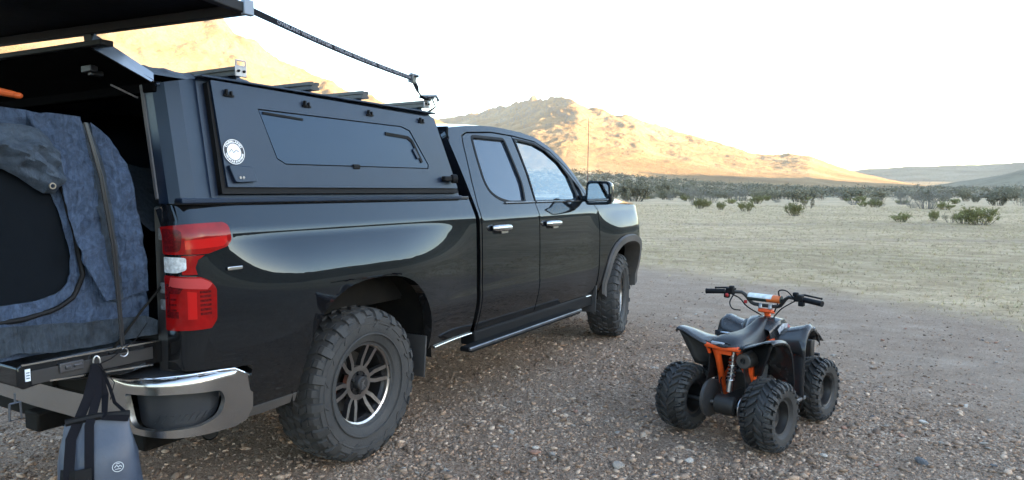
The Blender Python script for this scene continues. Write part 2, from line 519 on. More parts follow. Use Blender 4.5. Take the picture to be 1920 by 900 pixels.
# two worn vehicle tracks crossing the grass
for off, w in ((21.0, 0.9), (31.0, 1.2)):
    d = np.abs((X - CAM[0]) * FW2[0] + (Y - CAM[1]) * FW2[1] - off - 2.2 * fbm(X / 14, Y / 14, 31, 2) + 0.05 * ((X - CAM[0]) * RT2[0] + (Y - CAM[1]) * RT2[1]))
    gm = gm * (1 - 0.55 * (1 - sstep(w * 0.3, w, d)) * sstep(-.1, .35, fbm(X / 5, Y / 5, 33, 3) + .25))
wr = sstep(-4.2, -2.6, track_side(X, Y) + .9 * fbm(X / 1.8, Y / 1.8, 51, 4)) * (.55 + .45 * sstep(-.3, .3, fbm(X / 3.5, Y / 3.5, 52, 3)))
a2 = ground.data.attributes.new('worn', 'FLOAT', 'POINT'); a2.data.foreach_set('value', wr.reshape(-1).astype(np.float32))
at = ground.data.attributes.new('grass', 'FLOAT', 'POINT'); at.data.foreach_set('value', gm.reshape(-1).astype(np.float32))

# ---- mountains: rock masses with a crest, a concave foot and gullies
def mountain(name, sky_pts, r_base, r_crest, r_end, mat, seed, step=0.12, rough=0.16, gul=70.0, foot=0.28, extra=(), recede=None):
    pts = [azel(u, v) for u, v in sky_pts] + [(R(a), R(e)) for a, e in extra]
    pts.sort()
    pa = np.array([p[0] for p in pts]); pe = np.array([p[1] for p in pts])
    az = np.arange(pa[0], pa[-1], R(step))
    el = np.interp(az, pa, pe)
    k = np.ones(7) / 7; el = np.convolve(np.pad(el, 3, 'edge'), k, 'valid')
    rows = np.concatenate([np.linspace(0, 1, 100) ** 1.15, 1 + np.linspace(0, 1, 26)[1:]])
    A, S = np.meshgrid(az, rows, indexing='ij')
    rc = r_crest * (1 + 0.10 * gnoise(az * 9, az * 0 + seed, seed))[:, None]
    if recede is not None:
        a0, _ = azel(recede[0], 200); a1, _ = azel(recede[1], 200); rc = rc * (1 + recede[2] * sstep(a0, a1, -(-az))[:, None]) if a1 > a0 else rc * (1 + recede[2] * (1 - sstep(a1, a0, az))[:, None])
    rb = r_base * np.ones_like(rc)
    RR_ = np.where(S <= 1, rb + (rc - rb) * S, rc + (r_end - rc) * (S - 1))
    hc = np.clip(np.tan(el)[:, None] * rc + CAM[2], 0.5, None)
    prof = np.where(S <= 1, foot * S + (1 - foot) * np.clip(S, 0, 1) ** 2.1, 1 - np.clip(S - 1, 0, 1) ** 1.3)
    x, y = polar(A, RR_)
    lat = A * r_crest
    g1 = fbm(lat / gul + 0.5 * fbm(x / 90, y / 90, seed + 40, 2), RR_ / (gul * 3.2), seed + 3, 5, .55, True)
    g2 = fbm(x / 38, y / 38, seed + 9, 6, .58)
    g3 = fbm(x / 11, y / 11, seed + 14, 4, .6, True)
    amp = np.clip(prof, 0, 1) ** 0.8 * hc
    edge = sstep(0, R(2.5), A - az[0]) * sstep(0, R(2.5), az[-1] - A)
    h = hc * prof + amp * (rough * (g1 - 0.25) + rough * 0.55 * g2) + np.clip(amp, 0, 30) * 0.05 * (g3 - .2)
    h = h * edge - 3.0 * (1 - edge) - 2.0 * (1 - sstep(0, .1, S)) - 8 * sstep(1.7, 2, S)
    base = ground_h(x, y) * sstep(1.25, 1.0, S)
    # bring the highest line of sight of every column back to the skyline, smoothly
    tot = h + base * (1 - np.clip(prof, 0, 1))
    top = np.max((tot - CAM[2]) / RR_, axis=1); want = np.tan(el)
    s = np.where(edge[:, 0] > .97, np.clip(want / np.clip(top, 1e-3, None), 0.7, 1.35), 1.0)
    s = 1 + (np.convolve(np.pad(s, 10, 'edge'), np.ones(21) / 21, 'valid') - 1) * edge[:, 0]
    tot = np.where(tot > 0, tot * s[:, None], tot)
    return heightfield(name, x, y, tot, mat)

mountain('mountain', [(560, 300), (700, 262), (810, 224), (850, 220), (900, 208), (940, 200), (985, 188), (1000, 183), (1040, 182), (1075, 187), (1100, 200),
         (1150, 212), (1200, 222), (1230, 235), (1280, 248), (1330, 262), (1370, 275), (1420, 289), (1460, 290), (1490, 288), (1520, 292),
         (1550, 305), (1590, 318), (1620, 326), (1700, 343), (1760, 350), (1840, 356)], 300, 950, 2300, ROCK_MAT, 11, rough=.10, recede=(1090, 860, .75))
mountain('mountain', [(0, -150), (200, -60), (300, 0), (400, 30), (460, 68), (500, 95), (560, 128), (620, 153), (680, 178), (740, 197), (800, 216), (860, 240), (960, 290)],
         260, 720, 1300, ROCK_MAT, 71, step=0.16, rough=.085, extra=((-75, 6), (-60, 12), (-48, 15)))
mountain('hill', [(1480, 345), (1560, 328), (1620, 317), (1700, 313), (1800, 310), (1920, 305)], 900, 1600, 2600, HILL_MAT, 131, step=0.2, rough=0.05,
         extra=((40, 3.2), (46, 5.0), (52, 6.0), (60, 5.0), (75, 2.5)))  # rise beyond the frame is unseen, shaped to shade the visible hill

# ---- the ridge on the sun's side, whose shade lies over the flat; its foot enters the picture at the right edge
fwd = np.linspace(-900, 860, 260); cross = np.linspace(-150, 260, 90)
FF, KK = np.meshgrid(fwd, cross, indexing='ij')
H = np.interp(FF, [-900, -600, -300, -100, 75, 250, 380, 450, 500, 560, 650, 760, 860], [25, 45, 62, 68, 66, 52, 34, 23, 15, 9, 4, 1, -2])
pr = np.where(KK < 0, sstep(-150, 0, KK) ** 1.25, 1 - sstep(0, 260, KK))
LAT = 390 + KK + 18 * fbm(FF / 160, FF * 0, 5, 3)
gl = fbm(FF / 60, KK / 130, 55, 5, .55, True); g2 = fbm(FF / 22, KK / 22, 57, 5)
Z = H * pr * (1 + 0.16 * (gl - .2)) + np.clip(H, 0, 40) * pr * 0.06 * g2 - 1.2 * (1 - sstep(0, .06, pr))
X = CAM[0] + FF * FW2[0] + LAT * RT2[0]; Y = CAM[1] + FF * FW2[1] + LAT * RT2[1]
heightfield('hill', X, Y, Z, HILL_MAT)
# ================================================================== MATERIALS OF THE THINGS
PAINT = M('black_car_paint', (.005, .005, .006), 0.022, ior=1.56, rvar=0.012, vscale=3, tint=(.72, .88, 1.0), dust=.004, dustcol=(.20, .16, .12))
def dusty(m):
    nt = m.node_tree; b = nt.nodes['Principled BSDF']; L = nt.links.new; pos = nt.nodes.new('ShaderNodeNewGeometry').outputs['Position']
    sp = nt.nodes.new('ShaderNodeSeparateXYZ'); L(pos, sp.inputs[0]); mr = nt.nodes.new('ShaderNodeMapRange'); L(sp.outputs['Z'], mr.inputs['Value'])
    mr.inputs['From Min'].default_value = 1.0; mr.inputs['From Max'].default_value = .45; mr.inputs['To Max'].default_value = 1.0
    n1 = nnoise(nt, pos, 2.2, 8, .7, .6); n2 = nnoise(nt, pos, 35, 6, .7); k = nmath(nt, 'MULTIPLY', nmath(nt, 'MULTIPLY', mr.outputs['Result'], n1), nmath(nt, 'ADD', n2, .35))
    src = b.inputs['Base Color'].links[0].from_socket; L(nmix(nt, nmath(nt, 'MULTIPLY', k, .10), src, (.26, .21, .165)), b.inputs['Base Color'])
    r0 = b.inputs['Roughness'].links[0].from_socket; L(nmath(nt, 'ADD', r0, nmath(nt, 'MULTIPLY', k, .10)), b.inputs['Roughness'])
dusty(PAINT)
POWDER = M('black_powder_coat', (.0065, .0125, .029), 0.36, ior=1.5, tint=(.7, .85, 1.0), var=.12, vscale=4, bump=.10, bscale=420)
PLASTIC = M('black_plastic', (.018, .018, .020), 0.45, bump=.12, bscale=300, dust=.05)
TRIM = M('grey_arch_plastic', (.035, .034, .036), 0.55, bump=.15, bscale=300, dust=.22)
RUBBER = M('tyre_rubber', (.022, .022, .023), 0.72, dust=.20, bump=.25, bscale=90, dustcol=(.17, .155, .14))
SEAL = M('rubber_seal', (.006, .006, .007), 0.65, ior=1.3)
CHROME = M('chrome', (.54, .53, .52), 0.24, metal=1.0, rvar=.06, vscale=10)
STEEL = M('bare_metal', (.45, .45, .46), 0.35, metal=1.0, var=.2)
ALLOY = M('machined_gunmetal', (.46, .43, .41), 0.30, metal=1.0, var=.15, vscale=30)
ALLOYD = M('dark_alloy', (.035, .033, .034), 0.40, metal=.6)
RED = M('red_lens', (.22, .003, .003), 0.10, ior=1.4, var=.20, vscale=18)
REDD = M('dark_red_lens', (.085, .003, .004), 0.2, ior=1.35, var=.6, vscale=90)
CLEAR = M('clear_lens', (.55, .58, .60), 0.08, coat=1.0, var=.35, vscale=60)
DARK = M('underbody_black', (.007, .007, .007), 0.9, ior=1.2, dust=.04)
HATCH_SHADE = M('hatch_shade_black', (.0025, .0025, .003), 0.95, ior=1.08)  # near-black base colour stands in for the shade under the raised hatch
GLASST = M('privacy_glass', (.012, .016, .024), 0.03, ior=1.9, tint=(.70, .86, 1.0))
SIGNW = M('white_print', (.80, .80, .80), 0.5)
def glass_mat():
    m, nt, b, L = nodes_mat('clear_car_glass')
    g = nt.nodes.new('ShaderNodeBsdfGlossy'); g.inputs['Roughness'].default_value = 0.02; g.inputs['Color'].default_value = (.82, .94, 1, 1)
    t = nt.nodes.new('ShaderNodeBsdfTransparent'); t.inputs['Color'].default_value = (.72, .78, .78, 1)
    lw = nt.nodes.new('ShaderNodeFresnel'); lw.inputs['IOR'].default_value = 2.5
    mx = nt.nodes.new('ShaderNodeMixShader')
    L(lw.outputs[0], mx.inputs[0]); L(t.outputs[0], mx.inputs[1]); L(g.outputs[0], mx.inputs[2])
    L(mx.outputs[0], nt.nodes['Material Output'].inputs['Surface']); return m
GLASS = glass_mat()

# ================================================================== WHEELS
def tyre(Rr, W, rim, N, kind):
    """all-terrain or chevron tyre round the X axis, outer side at +X"""
    mb = MB(); h = 0.014 if kind == 'truck' else 0.019
    hw = W / 2; r0 = Rr - h
    sh = 0.035 if kind == 'truck' else 0.03
    half = [(0, r0), (hw * .35, r0 - .001), (hw * .68, r0 - .005), (hw * .86, r0 - .016), (hw * .96, r0 - .042), (hw * 1.0, r0 * .80 + rim * .20),
            (hw * 1.0, r0 * .5 + rim * .5), (hw * .94, r0 * .22 + rim * .78), (hw * .84, rim + .012), (hw * .76, rim + .004), (hw * .74, rim - .006)]
    prof = [(-a, r) for a, r in half[::-1]] + half[1:]
    mb.lathe(prof, 96 if kind == 'truck' else 64)
    if kind == 'truck':                                   # raised rings on the sidewall
        for f in (.62, .30):
            rm = r0 * f + rim * (1 - f)
            mb.lathe([(hw * 1.0 - .001, rm - .006), (hw * 1.0 + .0035, rm - .003), (hw * 1.0 + .0035, rm + .003), (hw * 1.0 - .001, rm + .006)], 96)
    pa = np.array([p[0] for p in half[:7]]); prr = np.array([p[1] for p in half[:7]])
    L = np.concatenate([[0], np.cumsum(np.hypot(np.diff(pa), np.diff(prr)))]) / hw
    def pt(p, th, up):
        q = abs(p); a = np.interp(q, L, pa); r = np.interp(q, L, prr)
        e = 0.02; ta = np.interp(q + e, L, pa) - np.interp(q - e, L, pa); tr = np.interp(q + e, L, prr) - np.interp(q - e, L, prr)
        n = math.hypot(ta, tr) + 1e-9; na, nr = -tr / n, ta / n
        a, r = a + na * up, r + nr * up
        a = math.copysign(a, p) if p else a
        return (a, r * math.cos(th), r * math.sin(th))
    def block(ps, th0, th1, skew, hh, tp=.12):
        """ps: steps over the crown, th0..th1 angles, skew: extra angle from first to last step"""
        n = len(ps); vs = []
        for i, p in enumerate(ps):
            k = skew * (i / (n - 1)); d = (th1 - th0) * tp
            hk = hh if 0 < i < n - 1 or n == 2 else hh * .9
            vs += [pt(p, th0 + k, -.003), pt(p, th1 + k, -.003), pt(p, th0 + k + d, hk), pt(p, th1 + k - d, hk)]
        fs = []
        for i in range(n - 1):
            a, b = i * 4, i * 4 + 4
            fs += [(a + 2, a + 3, b + 3, b + 2), (a, a + 2, b + 2, b), (a + 3, a + 1, b + 1, b + 3)]
        fs += [(0, 1, 3, 2), (n * 4 - 4, n * 4 - 2, n * 4 - 1, n * 4 - 3)]
        mb.add(vs, fs)
    rng = random.Random(4); st = 2 * math.pi / N
    for k in range(N):
        t = k * st
        if kind == 'truck':
            for sg in (-1, 1):
                o = t + (0 if sg > 0 else st * .5)
                block([sg * .04, sg * .17, sg * .31], o, o + st * .62, st * .25 * sg, h)
                block([sg * .36, sg * .5, sg * .64], o + st * .35, o + st * .99, -st * .3, h)
                big = k % 2
                block([sg * .69, sg * .84, sg * .98, sg * (1.22 if big else 1.10)], o, o + st * (.74 if big else .66), st * .06, h * (1.0 if big else .9))
                if big: block([sg * 1.28, sg * 1.40, sg * 1.5], o + st * .1, o + st * .55, st * .5, h * .35)
        else:
            for sg in (-1, 1):
                o = t + (0 if sg > 0 else st * .5)
                block([sg * .03, sg * .25, sg * .50], o, o + st * .40, st * .75, h)
                block([sg * .56, sg * .74, sg * .92, sg * 1.12], o + st * .62, o + st * 1.10, st * .35, h)
                block([sg * .62, sg * .86], o + st * .22, o + st * .44, st * .1, h)
    return mb.mesh('tyre', RUBBER, True, 28)

def ring(mb, r0, r1, x0, x1, n=64):
    mb.lathe([(x0, r0), (x0, r1), (x1, r1), (x1, r0)], n, closed=True)

def truck_rim():
    mb = MB()
    # barrel and lip
    mb.cur = 1
    mb.lathe([(-.13, .226), (-.13, .212), (-.10, .200), (.06, .198), (.088, .214)], 72)
    mb.cur = 0
    mb.lathe([(.080, .206), (.096, .209), (.104, .222), (.104, .236), (.094, .239), (.090, .226)], 72)
    def rib(a0, a1, r0, r1, w0, w1, x0, x1, d):
        p0 = (r0 * math.cos(a0), r0 * math.sin(a0)); p1 = (r1 * math.cos(a1), r1 * math.sin(a1))
        t = Vector((p1[0] - p0[0], p1[1] - p0[1])).normalized(); n = Vector((-t.y, t.x)); vs = []
        for p, w, x in ((p0, w0, x0), (p1, w1, x1)):
            for s, dx in ((-1, -d), (-.78, 0), (.78, 0), (1, -d)):
                q = Vector(p) + n * (w / 2 * s); vs.append((x + dx, q.x, q.y))
        mb.cur = 0; mb.add(vs, [(1, 2, 6, 5)])
        mb.cur = 1; mb.add(vs, [(0, 1, 5, 4), (2, 3, 7, 6), (0, 4, 7, 3)])
    for k in range(6):
        a = k * math.pi / 3 + R(5)
        for s in (-1, 1):
            rib(a + s * R(8), a + s * R(12), .086, .130, .026, .028, .066, .074, .030)
            rib(a + s * R(12), a + s * R(9.5), .128, .215, .028, .026, .074, .092, .028)
            aa = a + s * R(9.5)
            mb.cur = 1
            c = (.0965, .222 * math.cos(aa), .222 * math.sin(aa)); mb.lathe([(.090, .0055), (.1075, .005), (.1075, .0005)], 8, c=(0, c[1], c[2]))
    mb.cur = 0
    ring(mb, .066, .094, .040, .068, 48)
    mb.cur = 1
    mb.lathe([(.03, .068), (.062, .066), (.064, .002)], 40)
    for k in range(6):
        a = k * math.pi / 3 + R(30); mb.lathe([(.06, .011), (.078, .010), (.078, .0005)], 6, c=(0, .053 * math.cos(a), .053 * math.sin(a)))
    return mb.mesh('rim', [ALLOY, ALLOYD], True, 30)
def truck_cap():
    mb = MB(); mb.lathe([(.05, .040), (.098, .038), (.104, .034), (.104, .0005)], 40); return mb.mesh('centre_cap', PLASTIC, True, 30)
def cap_mark():
    mb = MB()
    for a, b in (((-.004, .022), (-.004, -.020)), ((-.004, .002), (.010, .020)), ((-.002, .0), (.011, -.018)), ((-.012, .012), (-.012, -.024))):
        mb.bar((.1052, a[0], a[1]), (.1052, b[0], b[1]), .0045, .0012, (1, 0, 0))
    return mb.mesh('cap_mark', STEEL, False)
def brake():
    mb = MB(); mb.lathe([(-.03, .06), (-.03, .165), (-.012, .165), (-.012, .06)], 48)
    return mb.mesh('brake_disc', M('brake_iron', (.09, .085, .08), .5, metal=.8), True, 30)
def caliper():
    mb = MB(); mb.box((-.02, -.135, .02), (.06, .06, .12)); return mb.mesh('brake_caliper', M('rust_red', (.20, .045, .02), .6, var=.3), False)

truck = empty('pickup_truck')
tag(truck, 'black four-door pickup truck with chrome rear bumper parked on the gravel', 'pickup truck')
WHEEL_MESHES = dict(tyre=tyre(.42, .30, .222, 34, 'truck'), rim=truck_rim(), centre_cap=truck_cap(), brake_disc=brake(), brake_caliper=caliper())
_mark = cap_mark()
for x, y, rz in ((.832, 0, 0), (.832, 3.745, R(12)), (-.832, 0, math.pi), (-.832, 3.745, math.pi + R(12))):
    w = empty('wheel', (x, y, .415), rz, truck)
    for n, me in WHEEL_MESHES.items():
        o = bpy.data.objects.new(n, me); C.objects.link(o); o.parent = w
        if n in ('tyre', 'rim', 'centre_cap'): o.rotation_euler = (R(11 if y else 0), 0, 0)
    o = bpy.data.objects.new('cap_mark', _mark); C.objects.link(o); o.parent = w

# ================================================================== TRUCK BODY
ZC = 1.285
def bump_r(y): return sstep(-1.05, -.45, y) * (1 - sstep(.15, 1.05, y))
def bump_f(y): return sstep(2.85, 3.65, y) * (1 - sstep(3.85, 4.6, y))
def side_x(y, z):
    y = np.asarray(y, float); z = np.asarray(z, float)
    x = .985 - .006 * ((z - 1.0) / .3) ** 2
    x = x - .045 * np.clip((.78 - z) / .28, 0, None) ** 2
    k = .005; s = (z - ZC) / k
    x = x - .41 * k * np.logaddexp(0, s)
    t = np.clip((1.258 - z) / .245, 0, 1); g = 1 - (1 - t) ** 2
    x = x + g * (.078 * bump_r(y) + .060 * bump_f(y))
    # a soft crease low on the flank, kicked out towards the sill
    c = sstep(.83, .765, z) * (1 - sstep(.72, .60, z))
    x = x + c * (.004 * sstep(.55, .75, y) * (1 - sstep(2.9, 3.1, y)))
    x = x - .022 * sstep(-.75, -1.1, y)
    x = x - .95 * np.clip(y - 4.02, 0, None) ** 2
    return x
def side_map(sg):
    return lambda y, z: np.stack([sg * side_x(y, z), y + 0 * z, z + 0 * y], 1)
def wrap_map(sg, yc=-.97, r=.09):
    """flank running round the rear corner on to the end face"""
    def f(s, z):
        x0 = side_x(np.maximum(s, yc), z); a = np.clip((yc - s) / r, 0, math.pi / 2); ex = np.clip(yc - s - r * math.pi / 2, 0, None)
        x = np.where(s >= yc, x0, x0 - r + r * np.cos(a) - ex); y = np.where(s >= yc, s, yc - r * np.sin(a))
        return np.stack([sg * x, y, z + 0 * s], 1)
    return f
def arch(yc, zc=.45, a=.53, b=.56, n=2.5, z0=.47, k=28):
    out = []
    for t in np.linspace(math.pi, 0, k):
        c, s = math.cos(t), math.sin(t)
        y = a * math.copysign(abs(c) ** (2 / n), c); z = b * abs(s) ** (2 / n)
        out.append((yc + y, max(z0, zc + z)))
    return out
def grow(poly, d):
    """2D polygon pushed outwards by d"""
    P = np.array(poly, float); n = len(P); a = 0.5 * np.sum(P[:, 0] * np.roll(P[:, 1], -1) - np.roll(P[:, 0], -1) * P[:, 1]); sg_ = 1 if a > 0 else -1
    out = []
    for i in range(n):
        e1 = P[i] - P[i - 1]; e2 = P[(i + 1) % n] - P[i]; n1 = np.array([e1[1], -e1[0]]) / (np.linalg.norm(e1) + 1e-12); n2 = np.array([e2[1], -e2[0]]) / (np.linalg.norm(e2) + 1e-12)
        m = n1 + n2; m /= np.linalg.norm(m) + 1e-12; k = d / max(.5, float(m @ n1)); out.append(tuple(P[i] + sg_ * m * k))
    return out

def roof_z(y): return np.interp(y, [1.10, 1.14, 1.21, 1.4, 1.62, 1.8, 1.94, 2.22, 2.43, 2.52, 2.617, 2.70, 2.78, 2.84, 2.905, 2.965, 3.03, 3.12],
                                [1.865, 1.892, 1.909, 1.933, 1.953, 1.959, 1.958, 1.946, 1.922, 1.896, 1.860, 1.815, 1.762, 1.705, 1.622, 1.525, 1.43, 1.36])

for sg in (1, -1):
    # --- bed side with the wheel arch
    ol = [(1.058, 1.415), (1.058, .50), (.60, .505)] + arch(0, z0=.50)[::-1] + [(-.53, .47), (-.70, .455), (-.775, .455), (-.785, .70), (-1.00, .72), (-1.165, .72), (-1.165, 1.385), (-1.10, 1.405), (-.9, 1.415)]
    bs = panel('bed_side', ol, wrap_map(sg), PAINT, truck, res=.035, depth=.06, sign=sg)
    panel('lower_trim', [(-.535, .475), (-.535, .515), (-.772, .495), (-.772, .455), (-.70, .455)], side_map(sg), TRIM, truck, res=.03, depth=.03, off=.006, sign=sg)
    # rail cap along the bed
    mb = MB(); mb.box((sg * .885, 0.0, 1.418), (.09, 2.10, .022)); mb.build('bed_rail', PLASTIC, truck, bevel=.006)
    # --- doors
    rd = [(1.135, .505), (1.952, .505), (1.952, 1.372), (2.006, 1.62), (2.032, 1.897), (1.74, 1.904), (1.37, 1.875), (1.305, 1.848), (1.272, 1.78), (1.245, 1.70), (1.186, 1.53), (1.143, 1.37), (1.135, 1.277)]
    win_r = rounded([(1.432, 1.850), (1.878, 1.855), (1.862, 1.517), (1.800, 1.391), (1.577, 1.391), (1.449, 1.418), (1.368, 1.463), (1.350, 1.539), (1.384, 1.703)], [.03, .015, .05, .01, .05, .05, .05, .05, .05], 5)
    d = panel('rear_door', rd, side_map(sg), PAINT, truck, holes=[win_r], res=.045, depth=.03, sign=sg)
    panel('window', grow(win_r, .006), side_map(sg), GLASST, d, res=.06, depth=0, off=-.012, sign=sg)
    panel('window_seal', grow(win_r, .020), side_map(sg), SEAL, d, holes=[win_r], res=.05, depth=.006, off=.003, sign=sg)
    fd = [(1.965, .505), (3.085, .50), (3.10, .9), (3.10, 1.28), (3.03, 1.37), (2.955, 1.42), (2.915, 1.505), (2.795, 1.662), (2.615, 1.797), (2.40, 1.872), (2.06, 1.897), (2.045, 1.897), (2.018, 1.62), (1.963, 1.372)]
    win_f = [(2.072, 1.868), (2.15, 1.866), (2.369, 1.850), (2.52, 1.805), (2.679, 1.709), (2.757, 1.595), (2.759, 1.444), (2.735, 1.391), (1.985, 1.391), (2.035, 1.581)]
    q_win = [(2.805, 1.560), (2.835, 1.540), (2.880, 1.480), (2.880, 1.415), (2.865, 1.391), (2.790, 1.391), (2.805, 1.45)]
    d2 = panel('front_door', fd, side_map(sg), PAINT, truck, holes=[win_f, q_win], res=.045, depth=.03, sign=sg)
    panel('window', grow(win_f, .006), side_map(sg), GLASS, d2, res=.08, depth=0, off=-.012, sign=sg)
    panel('quarter_window', grow(q_win, .006), side_map(sg), GLASST, d2, res=.08, depth=0, off=-.012, sign=sg)
    panel('window_seal', [(2.05, 1.885), (2.15, 1.882), (2.375, 1.868), (2.53, 1.822), (2.69, 1.728), (2.78, 1.62), (2.895, 1.50), (2.905, 1.40), (2.89, 1.372), (1.965, 1.372), (2.015, 1.581)],
          side_map(sg), SEAL, d2, holes=[win_f, q_win], res=.05, depth=.006, off=.003, sign=sg)
    # shiny moulding under the glass
    for a, b, p in ((1.50, 1.945, d), (1.97, 2.90, d2)):
        mb = MB(); ys = np.linspace(a, b, 12); mb.tube([(sg * (float(side_x(y, 1.378)) + .006), y, 1.378) for y in ys], .0075, 8); mb.build('sill_moulding', M('dark_gloss', (.03, .032, .036), .12, ior=1.9), p)
    # handles
    for yc, p in ((1.36, d), (2.16, d2)):
        x = float(side_x(yc, 1.2))
        panel('handle_cup', rounded([(yc - .10, 1.165), (yc + .115, 1.165), (yc + .115, 1.232), (yc - .10, 1.232)], .03), side_map(sg), SEAL, p, res=.03, depth=0, off=.0015, sign=sg)
        mb = MB(); mb.tube([(sg * (x + .006), yc - .105, 1.207), (sg * (x + .03), yc - .085, 1.207), (sg * (x + .038), yc, 1.206), (sg * (x + .03), yc + .09, 1.205), (sg * (x + .006), yc + .108, 1.205)], [.018, .024, .025, .023, .016], 10)
        mb.box((sg * (x + .012), yc + .035, 1.182), (.024, .09, .036))
        h = mb.build('handle', CHROME if sg > 0 else PAINT, p, bevel=.004)
    # --- cab shell: roof rail, rear pillar and windscreen pillar
    ys = [1.105, 1.14, 1.21, 1.4, 1.62, 1.8, 1.94, 2.22, 2.43, 2.52, 2.617, 2.70, 2.78, 2.84, 2.905, 2.965, 3.03, 3.12]
    top = [(y, float(roof_z(y))) for y in ys]
    low = [(3.12, 1.29), (3.112, 1.28), (3.04, 1.38), (2.967, 1.428), (2.927, 1.512), (2.805, 1.672), (2.622, 1.809), (2.404, 1.884), (2.06, 1.909), (1.74, 1.916), (1.365, 1.887), (1.297, 1.858), (1.261, 1.785), (1.234, 1.703), (1.175, 1.535), (1.132, 1.37), (1.123, 1.277), (1.123, .50), (1.105, .50)]
    panel('cab_side', top + low, side_map(sg), PAINT, truck, res=.04, depth=.04, sign=sg)
    # --- front wing
    fo = [(3.112, 1.30), (3.112, .50), (3.16, .50)] + arch(3.745, a=.545, b=.585, z0=.50) + [(4.36, .55), (4.62, .60), (4.62, 1.27), (4.3, 1.31), (3.7, 1.335), (3.3, 1.345), (3.112, 1.345)]
    panel('front_wing', fo, side_map(sg), PAINT, truck, res=.035, depth=.03, sign=sg)
    mb = MB(); A = np.array(arch(3.745, a=.545, b=.585, z0=.50, k=34)); B = np.array(arch(3.745, a=.475, b=.515, z0=.46, k=34)); Cc = np.array(arch(3.745, a=.46, b=.50, z0=.46, k=34))
    rows = []
    for i in range(34):
        xa = float(side_x(A[i, 0], max(A[i, 1], .6))); xb = xa + .018
        rows.append([(sg * (xa + .004), A[i, 0], A[i, 1]), (sg * (xb + .010), A[i, 0] * .85 + B[i, 0] * .15, A[i, 1] * .85 + B[i, 1] * .15), (sg * (xb + .006), B[i, 0], B[i, 1]), (sg * (xb - .05), Cc[i, 0], Cc[i, 1]), (sg * (xb - .16), Cc[i, 0], Cc[i, 1])])
    mb.grid(rows); mb.build('fender_flare', TRIM, truck, fix=False)
    # wheel housings
    for yc, a_, b_ in ((0, .56, .58), (3.745, .57, .59)):
        mb = MB(); A = arch(yc, a=a_, b=b_, z0=.40, k=26)
        mb.grid([[(sg * (float(side_x(y, max(z, .6))) - .022), y, z), (sg * .58, y, z)] for y, z in A]); mb.prism([(y, z) for y, z in A], .01, lambda u, v, w: (sg * (.58 - w), u, v))
        mb.build('wheel_housing', DARK, truck, fix=False)
    # sill moulding, rocker and step board
    mb = MB(); mb.box((sg * .88, 2.09, .46), (.12, 1.98, .10)); mb.build('rocker_panel', SEAL, truck, bevel=.01)
    mb = MB(); ys = np.linspace(1.13, 3.05, 16); mb.tube([(sg * (float(side_x(y, .505)) + .004), y, .502) for y in ys], .007, 8)
    ys = np.linspace(.60, 1.07, 6); mb.tube([(sg * (float(side_x(y, .505)) + .004), y, .502) for y in ys], .007, 8)
    mb.build('sill_moulding', CHROME, truck)
    mb = MB(); mb.bar((sg * .985, .92, .425), (sg * .985, 2.62, .425), .10, .035); mb.build('running_board', SEAL, truck, bevel=.012)
    mb = MB(); mb.bar((sg * 1.03, .90, .437), (sg * 1.03, 2.64, .437), .018, .022); mb.build('running_board_edge', M('brushed_edge', (.16, .17, .19), .38, metal=.9, var=.2), truck, bevel=.006)
    for y in (1.2, 2.3): mb = MB(); mb.bar((sg * .75, y, .46), (sg * .95, y, .42), .05, .02); mb.build('step_bracket', DARK, truck)
    # mud flaps
    for y in (.505, 3.09):
        mb = MB(); mb.box((sg * .90, y, .465), (.15, .012, .25), (R(-6), 0, 0)); mb.build('mud_flap', M('flap_rubber', (.02, .022, .026), .5, dust=.15), truck, bevel=.004)

# --- roof, glass and bonnet
mb = MB(); rows = []
for y in np.concatenate([np.linspace(1.105, 1.21, 5), np.linspace(1.3, 2.6, 14)]):
    zr = float(roof_z(y)); xe = float(side_x(y, zr)); row = []
    for q in np.linspace(-1, 1, 25): row.append((xe * q, y, zr + .032 * (1 - abs(q) ** 2.6)))
    rows.append(row)
mb.grid(rows); mb.build('roof', PAINT, truck, fix=False)
mb = MB(); rows = []
for y in np.linspace(2.6, 3.12, 12):
    zr = float(roof_z(y)) ; xe = float(side_x(y, zr)); rows.append([(xe * q, y + .30 * (1 - q * q) * (y - 2.6) / .52, zr + .032 * (1 - abs(q) ** 2.6) * (3.12 - y) / .52) for q in np.linspace(-1, 1, 13)])
mb.grid(rows); mb.build('windscreen', GLASS, truck, fix=False)
mb = MB()
mb.box((0, 1.115, .90), (1.86, .02, .86)); mb.box((0, 1.118, 1.36), (1.80, .02, .08)); mb.box((0, 1.118, 1.86), (1.42, .02, .09))
for s in (-1, 1): mb.add([(s * .70, 1.112, 1.38), (s * .90, 1.112, 1.38), (s * .70, 1.112, 1.88), (s * .58, 1.112, 1.84)], [(0, 1, 2, 3)])
mb.build('cab_back', PAINT, truck, smooth=False)
mb = MB(); mb.box((0, 1.122, 1.61), (1.44, .006, .46)); mb.build('back_window', GLASST, truck, smooth=False)
mb = MB(); rows = []
for y in np.linspace(3.2, 4.66, 16):
    zt = 1.345 - .03 * ((y - 3.2) / 1.4) ** 2 - .10 * max(0, (y - 4.4) / .26) ** 2; xe = float(side_x(y, 1.30)) - .012
    rows.append([(xe * q, y, zt + .055 * (1 - abs(q) ** 3) + .02 * sstep(.45, .6, abs(q)) * (1 - sstep(.75, .9, abs(q)))) for q in np.linspace(-1, 1, 31)])
mb.grid(rows); mb.build('bonnet', PAINT, truck, fix=False)
mb = MB(); rows = []
for z in np.linspace(.62, 1.26, 8): rows.append([(.62 * q, 4.68 - .10 * q * q - .04 * (z - .6), z) for q in np.linspace(-1, 1, 15)])
mb.grid(rows); mb.build('grille', PLASTIC, truck)
